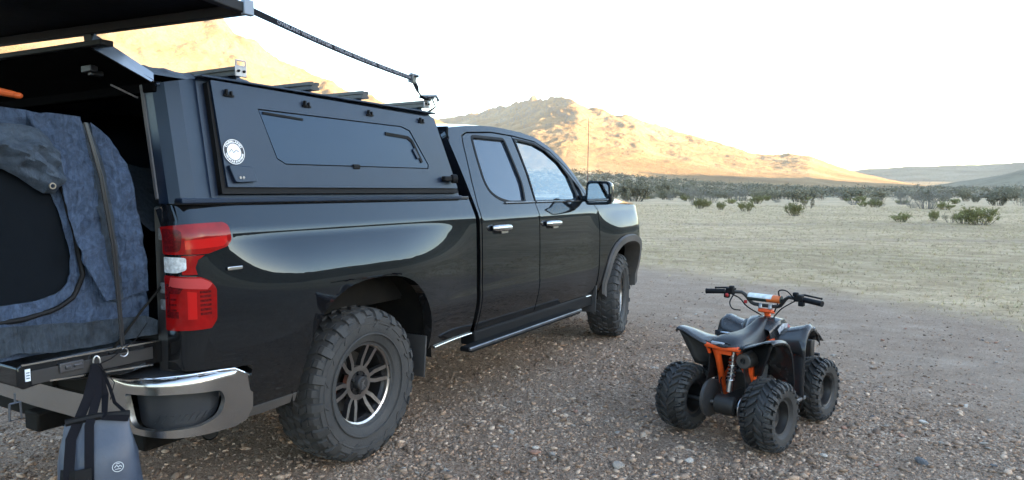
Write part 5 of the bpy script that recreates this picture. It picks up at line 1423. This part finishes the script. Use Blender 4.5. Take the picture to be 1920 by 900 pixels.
for s in (-1, 1):
    mb = MB(); mb.tube([(s * .262, .456, .806), (s * .37, .4265, .7985), (s * .380, .424, .798)], [.016, .0165, .018], 14); qb(mb, 'grip', SEAL)
    mb = MB(); mb.box((s * .225, .462, .812), (.050, .045, .042)); mb.box((s * .21, .450, .835), (.03, .03, .024)); mb.box((s * .245, .455, .780), (.035, .03, .03)); qb(mb, 'switch_block', SEAL, bevel=.006)
    mb = MB(); mb.tube([(s * .205, .49, .822), (s * .24, .515, .826), (s * .345, .495, .818)], [.007, .0065, .005], 8); mb.sphere((s * .348, .494, .8175), .007); qb(mb, 'brake_lever', SEAL)
mb = MB(); mb.sphere((-.235, .435, .785), (.013, .010, .013)); qb(mb, 'stop_button', M('button_red', (.35, .02, .02), .4))
mb = MB(); mb.box((-.118, .462, .752), (.018, .014, .022)); qb(mb, 'key_switch', M('button_red'), bevel=.003)
for pts in ([(.20, .46, .80), (.16, .44, .85), (.105, .45, .845), (.09, .49, .79), (.05, .52, .70)], [(.20, .465, .79), (.13, .45, .74), (.08, .47, .69), (.04, .53, .66)], [(-.21, .46, .79), (-.15, .45, .77), (-.11, .47, .72), (-.03, .53, .66)], [(-.19, .45, .80), (-.205, .42, .745), (-.18, .41, .705), (-.13, .42, .700)]):
    mb = MB(); q = [Vector(p) for p in pts]; sm = []
    for i in range(len(q) - 1):
        a, b, c, d = q[max(i - 1, 0)], q[i], q[i + 1], q[min(i + 2, len(q) - 1)]
        for t in np.linspace(0, 1, 6, endpoint=False): sm.append(.5 * ((2 * b) + (c - a) * t + (2 * a - 5 * b + 4 * c - d) * t * t + (3 * b - a - 3 * c + d) * t ** 3))
    sm.append(q[-1]); mb.tube(sm, .0042, 6); qb(mb, 'cable', SEAL)
# ================================================================== GRAVEL, STONES, GRASS, SHRUBS
rng = np.random.default_rng(7)
def stone_shape(seed, n=2):
    r = np.random.default_rng(seed); bm = bmesh.new(); bmesh.ops.create_icosphere(bm, subdivisions=n, radius=1.0)
    for v in bm.verts:
        p = np.array(v.co); k = 1.0
        for q in range(7):
            d = np.random.default_rng(seed * 31 + q).normal(size=3); d /= np.linalg.norm(d); c = .62 + .25 * ((q * 7919 + seed * 13) % 10) / 10
            s = p @ d
            if s > c: p = p - d * (s - c)
        v.co = p * np.array([1.0, .78, .55])
    V = np.array([tuple(v.co) for v in bm.verts]); F = np.array([[x.index for x in f.verts] for f in bm.faces]); bm.free(); return V, F
def merged(name, protos, X, Y, Z, S, mat, zscale=(.6, 1.0), cols=None, kind='stuff'):
    """many small shapes joined into one mesh, with a colour attribute per piece"""
    vs, fs, cl = [], [], []; off = 0; n = len(X)
    which = rng.integers(0, len(protos), n); rot = rng.uniform(0, 6.283, n); tx = rng.normal(0, .25, n); ty = rng.normal(0, .25, n)
    for k, (V, F) in enumerate(protos):
        i = np.where(which == k)[0]
        if not len(i): continue
        P = V[None] * S[i][:, None, None] * np.stack([np.ones(len(i)), np.ones(len(i)), rng.uniform(*zscale, len(i))], 1)[:, None]
        P[:, :, 2] += P[:, :, 0] * tx[i][:, None] + P[:, :, 1] * ty[i][:, None]
        c, s = np.cos(rot[i])[:, None], np.sin(rot[i])[:, None]
        q = np.stack([P[:, :, 0] * c - P[:, :, 1] * s + X[i][:, None], P[:, :, 0] * s + P[:, :, 1] * c + Y[i][:, None], P[:, :, 2] + Z[i][:, None]], 2)
        vs.append(q.reshape(-1, 3)); fs.append((F[None] + (np.arange(len(i)) * len(V))[:, None, None] + off).reshape(-1, F.shape[1])); off += len(i) * len(V)
        if cols is not None: cl.append(np.repeat(cols[i], len(V), axis=0))
    V = np.concatenate(vs); F = np.concatenate(fs); k = F.shape[1]
    me = bpy.data.meshes.new(name); me.vertices.add(len(V)); me.vertices.foreach_set('co', V.ravel())
    me.loops.add(F.size); me.loops.foreach_set('vertex_index', F.ravel()); me.polygons.add(len(F))
    me.polygons.foreach_set('loop_start', np.arange(0, F.size, k)); me.polygons.foreach_set('loop_total', np.full(len(F), k)); me.update(calc_edges=True)
    if cols is not None:
        a = me.attributes.new('tone', 'FLOAT_COLOR', 'POINT'); a.data.foreach_set('color', np.c_[np.concatenate(cl), np.ones(len(V))].ravel().astype(np.float32))
    o = link_mesh(name, me, mat); tag(o, kind=kind); return o
def tone_mat(name, rough=.85, trans=0.0, bump=0.0, scale=60):
    m, nt, b, L = nodes_mat(name); a = nt.nodes.new('ShaderNodeAttribute'); a.attribute_name = 'tone'
    L(a.outputs['Color'], b.inputs['Base Color']); b.inputs['Roughness'].default_value = rough; b.inputs['Specular IOR Level'].default_value = .25
    if bump:
        pos = nt.nodes.new('ShaderNodeNewGeometry').outputs['Position']; bp = nbump(nt, nnoise(nt, pos, scale, 5, .7), bump, .006); L(bp.outputs['Normal'], b.inputs['Normal'])
    return m
def stone_cols(n, bright=1.0):
    pal = np.array([(.28, .225, .185), (.36, .30, .25), (.20, .155, .125), (.40, .335, .28), (.30, .22, .165), (.34, .26, .20), (.25, .21, .18), (.45, .38, .32), (.16, .125, .105)])
    return pal[rng.integers(0, len(pal), n)] * rng.uniform(.75, 1.2, n)[:, None] * bright
STONE = tone_mat('gravel_stone', .85, bump=.5, scale=120)
# gravel strewn over the clearing, denser and finer close by
def scatter_polar(n, az0, az1, r0, r1, pw):
    az = R(1) * rng.uniform(az0, az1, n); u = rng.uniform(0, 1, n); r = (r0 ** pw + u * (r1 ** pw - r0 ** pw)) ** (1 / pw)
    return polar(az, r)
gx, gy = scatter_polar(230000, -40, 39, 2.3, 12.0, 0.65)
den = fbm(gx / .9, gy / .9, 81, 4) + .55 * fbm(gx / .22, gy / .22, 83, 2)
edge = track_side(gx, gy) + .9 * fbm(gx / 2.2, gy / 2.2, 21, 4)
keep = (rng.uniform(-.75, .55, len(gx)) < den + .12) & (rng.uniform(-.6, 1.0, len(gx)) > edge)
gx, gy = gx[keep], gy[keep]
fine = sstep(-4.4, -2.4, track_side(gx, gy) + .9 * fbm(gx / 1.8, gy / 1.8, 51, 4))
k2 = rng.uniform(0, 1, len(gx)) > fine * .72
gx, gy, fine = gx[k2], gy[k2], fine[k2]
gs = (1 - .35 * fine) * np.clip(rng.lognormal(math.log(.0066), .60, len(gx)), .0032, .036)
protos0 = [stone_shape(s, 1) for s in range(6)]
merged('gravel', protos0, gx, gy, ground_h(gx, gy) + gs * .12, gs, STONE, cols=stone_cols(len(gx)) * ((.92 + .25 * fbm(gx / .8, gy / .8, 77, 3)) * rng.uniform(.72, 1.25, len(gx)))[:, None] * np.array([1.12, .98, .86]))
# single stones
STN = [M('stone_grey', (.34, .29, .245), .85, var=.3, vscale=14, bump=.6, bscale=60), M('stone_red', (.36, .20, .14), .85, var=.3, vscale=14, bump=.6, bscale=60),
       M('stone_pale', (.52, .46, .40), .85, var=.25, vscale=14, bump=.6, bscale=60), M('stone_dark', (.10, .10, .105), .8, var=.3, vscale=14, bump=.6, bscale=60)]
smesh = []
for k in range(8):
    V, F = stone_shape(100 + k, 2)
    for mi in range(4):
        me = bpy.data.meshes.new('stone'); me.from_pydata([tuple(v) for v in V], [], [tuple(int(i) for i in f) for f in F]); me.materials.append(STN[mi]); smesh.append(me)
def px_ground(u, v):
    d = _fw + _rt * (u - 960) / FPX - _up * (v - 450) / FPX; t = -CAM[2] / d[2]; return CAM[0] + d[0] * t, CAM[1] + d[1] * t
def put_stone(x, y, s, k, mi, label, group=None, flat=.8):
    o = bpy.data.objects.new('stone', smesh[(k % 8) * 4 + mi]); C.objects.link(o)
    o.location = (x, y, float(ground_h(np.array(x), np.array(y))) + s * .25 * flat); o.scale = (s, s, s * flat); o.rotation_euler = (rng.normal(0, .15), rng.normal(0, .15), rng.uniform(0, 6.28))
    tag(o, label, 'stone', group); return o
for u, v, s, k, mi, lb in ((1005, 850, .036, 0, 1, 'flat reddish stone lying between the truck and the quad bike'), (1005, 840, .026, 1, 2, 'pale stone just behind the flat reddish stone'), (1036, 854, .030, 2, 0, 'angular grey stone beside the flat reddish stone'),
                           (1728, 867, .040, 3, 3, 'dark angular stone at the lower right of the gravel'), (1732, 793, .034, 4, 2, 'pale rounded stone to the right of the quad bike'), (1160, 876, .045, 5, 0, 'long half-buried stone at the bottom edge left of the quad bike'),
                           (958, 810, .026, 6, 0, 'brownish stone lying nearest the rear wheel mud flap'), (1292, 865, .030, 7, 2, 'pale stone in front of the rear left quad tyre')):
    x, y = px_ground(u, v); put_stone(x, y, s, k, mi, lb)
cnt = 0
while cnt < 110:
    az = R(rng.uniform(-14, 36)); r = (3.0 ** .5 + rng.uniform() * (8.5 ** .5 - 3.0 ** .5)) ** 2; x, y = polar(az, r)
    if track_side(x, y) > -.3 or (abs(x) < 1.15 and -1.3 < y < 4.8): continue
    dx, dy = x - 2.57, y - 1.31
    if abs(dx) < .5 and -.35 < dy < 1.2: continue
    mi = int(rng.choice([0, 0, 0, 1, 0, 3, 2])); sz = float(rng.uniform(.013, .026)); ad = math.degrees(az)
    where = ('in front of the truck wheel' if ad < -4 else 'between truck and quad bike' if ad < 12 else 'in front of the quad bike' if r < 3.9 else 'around the quad bike' if ad < 26 and r < 5.2 else 'right of the quad bike' if ad >= 26 and r < 5.2 else 'on the track behind the quad bike')
    lb = ('larger ' if sz > .0195 else 'small ') + ('grey', 'reddish', 'pale', 'dark')[mi] + ' loose stone on the gravel ' + where
    put_stone(x, y, sz, int(rng.integers(0, 8)), mi, lb, 'loose ' + ('grey', 'reddish', 'pale', 'dark')[mi] + ' stones ' + where)
    cnt += 1

# dry grass tufts on the flat
def tuft(seed, nb=7):
    r = np.random.default_rng(seed); V = []; F = []
    for k in range(nb):
        a = r.uniform(0, 6.283); l = r.uniform(.35, 1.0); lean = r.uniform(.2, .9); w = .05; b = r.normal(0, .25, 2); n = len(V)
        dx, dy = math.cos(a), math.sin(a)
        V += [(b[0] - dy * w, b[1] + dx * w, 0), (b[0] + dy * w, b[1] - dx * w, 0), (b[0] + dx * lean * l, b[1] + dy * lean * l, l)]; F.append((n, n + 1, n + 2))
    return np.array(V), np.array(F)
tx, ty = scatter_polar(60000, 3, 40, 8.5, 75, 0.5)
tn = track_side(tx, ty) + .9 * fbm(tx / 2.2, ty / 2.2, 21, 4)
az_, r_ = to_polar(tx, ty)
keep = (tn > rng.uniform(-.3, 2.0, len(tx))) & (fbm(tx / 3, ty / 3, 91, 4) + .5 * fbm(tx / .6, ty / .6, 92, 2) > rng.uniform(-.7, .5, len(tx)))
tx, ty, r_ = tx[keep], ty[keep], r_[keep]
ts = rng.uniform(.016, .055, len(tx)) * (1 + r_ / 45)
pal = np.array([(.50, .41, .22), (.42, .35, .18), (.60, .50, .30), (.30, .26, .13), (.22, .17, .10)])
GR = tone_mat('dry_grass_blades', .8)
merged('dry_grass', [tuft(s) for s in range(8)], tx, ty, ground_h(tx, ty) - .004, ts, GR, cols=pal[rng.integers(0, 5, len(tx))] * rng.uniform(.8, 1.15, len(tx))[:, None])

# ---- desert shrubs: a fan of thin stems with small leaves
def shrub_mesh(seed, w, h, stems, leaves, leafcol, stemcol, dens=1.0, lsize=.035, droop=.0):
    r = np.random.default_rng(seed); stem = MB(); LV, LF, LC = [], [], []
    for k in range(stems):
        a = r.uniform(0, 6.283); sp = r.uniform(.15, 1.0) ** .7; hh = h * r.uniform(.65, 1.0) * (1 - .30 * sp ** 2)
        ex, ey = math.cos(a) * w * .5 * sp, math.sin(a) * w * .5 * sp; pts = []; bx_, by_ = ex * .45, ey * .45
        for t in np.linspace(0, 1, 5): pts.append((bx_ + (ex - bx_) * t ** .9 + r.normal(0, .02) * t * w, by_ + (ey - by_) * t ** .9 + r.normal(0, .02) * t * w, hh * t))
        stem.tube(pts, [.011 * h, .009 * h, .007 * h, .005 * h, .003 * h], 3, caps=False)
        tw = [pts]
        for q in range(3):
            t = r.uniform(.35, .9); i = t * 4; i0 = int(i); b = np.array(pts[i0]) * (1 - (i - i0)) + np.array(pts[min(i0 + 1, 4)]) * (i - i0)
            d = r.normal(0, .22 * h, 3); d[2] = abs(d[2]) + .06 * h; e = b + d; stem.tube([tuple(b), tuple((b + e) / 2 + r.normal(0, .02, 3)), tuple(e)], [.005 * h, .004 * h, .002 * h], 3, caps=False); tw.append([tuple(b), tuple((b + e) / 2), tuple(e)])
        for _ in range(int(leaves / stems)):
            P = tw[r.integers(0, len(tw))]; t = r.uniform(.08, 1.0) ** .8 * (len(P) - 1); i0 = min(int(t), len(P) - 2); c = np.array(P[i0]) * (1 - (t - i0)) + np.array(P[i0 + 1]) * (t - i0) + r.normal(0, .035 * h, 3)
            if c[2] < .03: c[2] = .03
            s = lsize * r.uniform(.6, 1.4); n = r.normal(size=3); n[2] += .5; n /= np.linalg.norm(n); u = np.cross(n, r.normal(size=3)); u /= np.linalg.norm(u); v = np.cross(n, u); m = len(LV)
            LV += [c - u * s, c + v * s * .45, c + u * s, c - v * s * .45]; LF.append((m, m + 1, m + 2, m + 3))
    me1 = stem.mesh('stems', stemcol, False, fix=False)
    me2 = bpy.data.meshes.new('foliage'); me2.from_pydata([tuple(p) for p in LV], [], LF); me2.materials.append(leafcol)
    return me1, me2
def leaf_mat(name, c1, c2):
    m, nt, b, L = nodes_mat(name); oi = nt.nodes.new('ShaderNodeObjectInfo'); pos = nt.nodes.new('ShaderNodeNewGeometry').outputs['Position']
    c = nramp(nt, nnoise(nt, pos, 5.0, 4, .7), [(.3, c1), (.7, c2)])
    hs = nt.nodes.new('ShaderNodeHueSaturation'); L(c, hs.inputs['Color']); mr = nt.nodes.new('ShaderNodeMapRange'); mr.inputs['To Min'].default_value = .75; mr.inputs['To Max'].default_value = 1.2
    L(oi.outputs['Random'], mr.inputs['Value']); L(mr.outputs['Result'], hs.inputs['Value']); L(hs.outputs['Color'], b.inputs['Base Color']); b.inputs['Roughness'].default_value = .7
    b.inputs['Subsurface Weight'].default_value = 0.0; return m
LGREEN = leaf_mat('creosote_leaf', (.125, .125, .035), (.25, .235, .080)); LOLIVE = leaf_mat('olive_leaf', (.15, .142, .090), (.26, .238, .155)); LGREY = leaf_mat('sage_leaf', (.12, .115, .085), (.21, .20, .15)); LTAN = leaf_mat('dry_leaf', (.16, .14, .085), (.26, .23, .15))
STEMM = M('shrub_stem', (.085, .070, .055), .85, var=.3); STEMG = M('shrub_stem_grey', (.19, .175, .155), .85, var=.3)
SH = dict(green=[shrub_mesh(s, 1.5, .85, 30, 2600, LGREEN, STEMM, lsize=.040) for s in (1, 2, 3)], grey=[shrub_mesh(s, 1.8, 1.3, 34, 900, LGREY, STEMG, lsize=.034) for s in (4, 5)],
          belt=[shrub_mesh(s, 2.2, 1.5, 24, 2200, LOLIVE, STEMM, lsize=.075) for s in (6, 7, 8)], low=[shrub_mesh(s, 1.2, .45, 16, 500, LTAN, STEMM, lsize=.03) for s in (9,)])
def put_shrub(kind, k, x, y, w, h, label, group=None):
    z = float(ground_h(np.array(x), np.array(y))); o = empty('desert_shrub', (x, y, z), float(rng.uniform(0, 6.28))); bw, bh = dict(green=(1.5, .85), grey=(1.8, 1.3), belt=(2.2, 1.5), low=(1.2, .45))[kind]
    o.scale = (w / bw, w / bw, h / bh); tag(o, label, 'shrub', group)
    a, b = SH[kind][k % len(SH[kind])]
    for n, me in (('stems', a), ('foliage', b)):
        q = bpy.data.objects.new(n, me); C.objects.link(q); q.parent = o
    return o
near = [(1492, 405, 42, 24, 'green', 'rounded green shrub alone in the middle of the grassy flat'), (1398, 396, 30, 19, 'green', 'small dense green shrub behind the quad bike, left of the middle shrub'), (1352, 393, 20, 15, 'green', 'tiny green shrub next to the small dense one'),
        (1312, 391, 28, 20, 'green', 'green shrub at the foot of a tall grey bush beyond the truck bonnet'), (1640, 389, 28, 14, 'green', 'low dark green shrub beyond the others on the flat'), (1690, 416, 30, 16, 'green', 'compact green shrub nearest the right-hand track'),
        (1750, 414, 18, 19, 'green', 'thin upright green shrub between two compact shrubs'), (1782, 417, 30, 15, 'low', 'dry tan shrub against the widest green shrub'), (1806, 419, 30, 20, 'green', 'green shrub touching the left side of the widest shrub'),
        (1838, 421, 56, 30, 'green', 'widest green shrub at the right of the grassy flat'), (1738, 392, 56, 36, 'grey', 'pale grey leafless-looking bush at the right end of the scrub'), (1694, 384, 36, 30, 'grey', 'pale grey bush left of the palest bush'),
        (1602, 377, 38, 24, 'belt', 'dark olive bush standing forward of the scrub belt'), (1495, 379, 38, 24, 'belt', 'olive bush behind the middle green shrub'), (1385, 377, 46, 28, 'grey', 'spreading grey bush in front of the belt beyond the quad bike'),
        (1305, 385, 40, 40, 'grey', 'tall grey bush rising behind a small green shrub'), (1870, 386, 42, 24, 'belt', 'dark bush below the hill at the right edge'), (1188, 378, 70, 42, 'belt', 'largest olive bush just beyond the truck bonnet'), (1245, 372, 40, 34, 'belt', 'olive bush right of the largest bush near the bonnet')]
for i, (u, v, wp, hp, kd, lb) in enumerate(near):
    x, y = px_ground(u, v); d = math.hypot(x - CAM[0], y - CAM[1]); put_shrub(kd, i, x, y, wp * d / FPX, hp * d / FPX, lb)
# bushes of the belt, one by one
cnt = 0; taken = []
while cnt < 190:
    az = R(rng.uniform(3.5, 37.5)); r = rng.uniform(105, 260); r = 105 + (r - 105) * rng.uniform(.4, 1)
    x, y = polar(az, r)
    if r < 130 and rng.uniform() < .55: continue
    w = rng.uniform(1.3, 2.7); h = w * rng.uniform(.55, .8)
    kd = 'belt' if rng.uniform() < .75 else 'grey'; ad = math.degrees(az)
    where = 'just beyond the truck bonnet' if ad < 10 else 'below the sunlit mountain slope' if ad < 18 else 'below the small knoll of the mountain' if ad < 26 else 'below the far grey hill'
    row = 'front edge' if r < 150 else 'middle' if r < 190 else 'far side'
    put_shrub(kd, cnt, x, y, w, h, ('olive' if kd == 'belt' else 'pale grey') + ' bush, ' + row + ' of the scrub belt, ' + where, ('olive' if kd == 'belt' else 'grey') + ' bushes, ' + row + ' of the belt ' + where); cnt += 1
cnt = 0
while cnt < 34:
    ad = rng.uniform(9, 37); r = rng.uniform(62, 118); x, y = polar(R(ad), r); kd = rng.choice(['green', 'grey', 'low', 'green']); w = rng.uniform(.8, 2.0)
    where = 'left of the middle shrub' if ad < 20 else 'right of the middle shrub' if ad < 28 else 'towards the right edge'
    cn = dict(green='small green', grey='small grey', low='low dry tan')[str(kd)]
    put_shrub(str(kd), cnt, x, y, w, w * rng.uniform(.35, .6), cn + ' shrub on the flat before the belt, ' + where, cn + ' shrubs on the flat ' + where); cnt += 1
# the farther scrub, which reads as one mass
def clump(seed):
    r = np.random.default_rng(seed); V = []; F = []
    for k in range(46):
        c = r.normal(0, 1, 3) * np.array([.42, .42, .25]); c[2] = abs(c[2]) * 1.2 + .12; s = r.uniform(.10, .20); u = r.normal(size=3); u /= np.linalg.norm(u); v = np.cross(u, r.normal(size=3)); v /= np.linalg.norm(v); n = len(V)
        V += [c - u * s, c + v * s * .6, c + u * s, c - v * s * .6]; F.append((n, n + 1, n + 2, n + 3))
    return np.array(V), np.array(F)
fx, fy = scatter_polar(4800, -14, 38, 150, 520, 1.15)
az_, r_ = to_polar(fx, fy)
keep = rng.uniform(0, 1, len(fx)) < np.where(r_ < 330, 1.0, .45)
fx, fy, r_ = fx[keep], fy[keep], r_[keep]
SCRUB = tone_mat('scrub_leaf', .85)
pal = np.array([(.155, .145, .10), (.20, .185, .13), (.13, .12, .085), (.25, .215, .155)])
merged('scrub_thicket', [clump(s) for s in range(6)], fx, fy, ground_h(fx, fy) - .05, rng.uniform(1.1, 2.2, len(fx)), SCRUB, cols=pal[rng.integers(0, 4, len(fx))] * rng.uniform(.8, 1.2, len(fx))[:, None])
# ================================================================== HAZE
mb = MB(); mb.box((0, 0, 200), (6900, 6900, 520))
hz = bpy.data.materials.new('desert_haze'); hz.use_nodes = True; hn = hz.node_tree
hn.nodes.remove(hn.nodes['Principled BSDF'])
pv = hn.nodes.new('ShaderNodeVolumePrincipled'); pv.inputs['Color'].default_value = (.95, .95, .95, 1); pv.inputs['Density'].default_value = 0.00012; pv.inputs['Anisotropy'].default_value = 0.2
hn.links.new(pv.outputs[0], hn.nodes['Material Output'].inputs['Volume'])
o = mb.build('haze', hz, None, smooth=False); tag(o, kind='stuff')
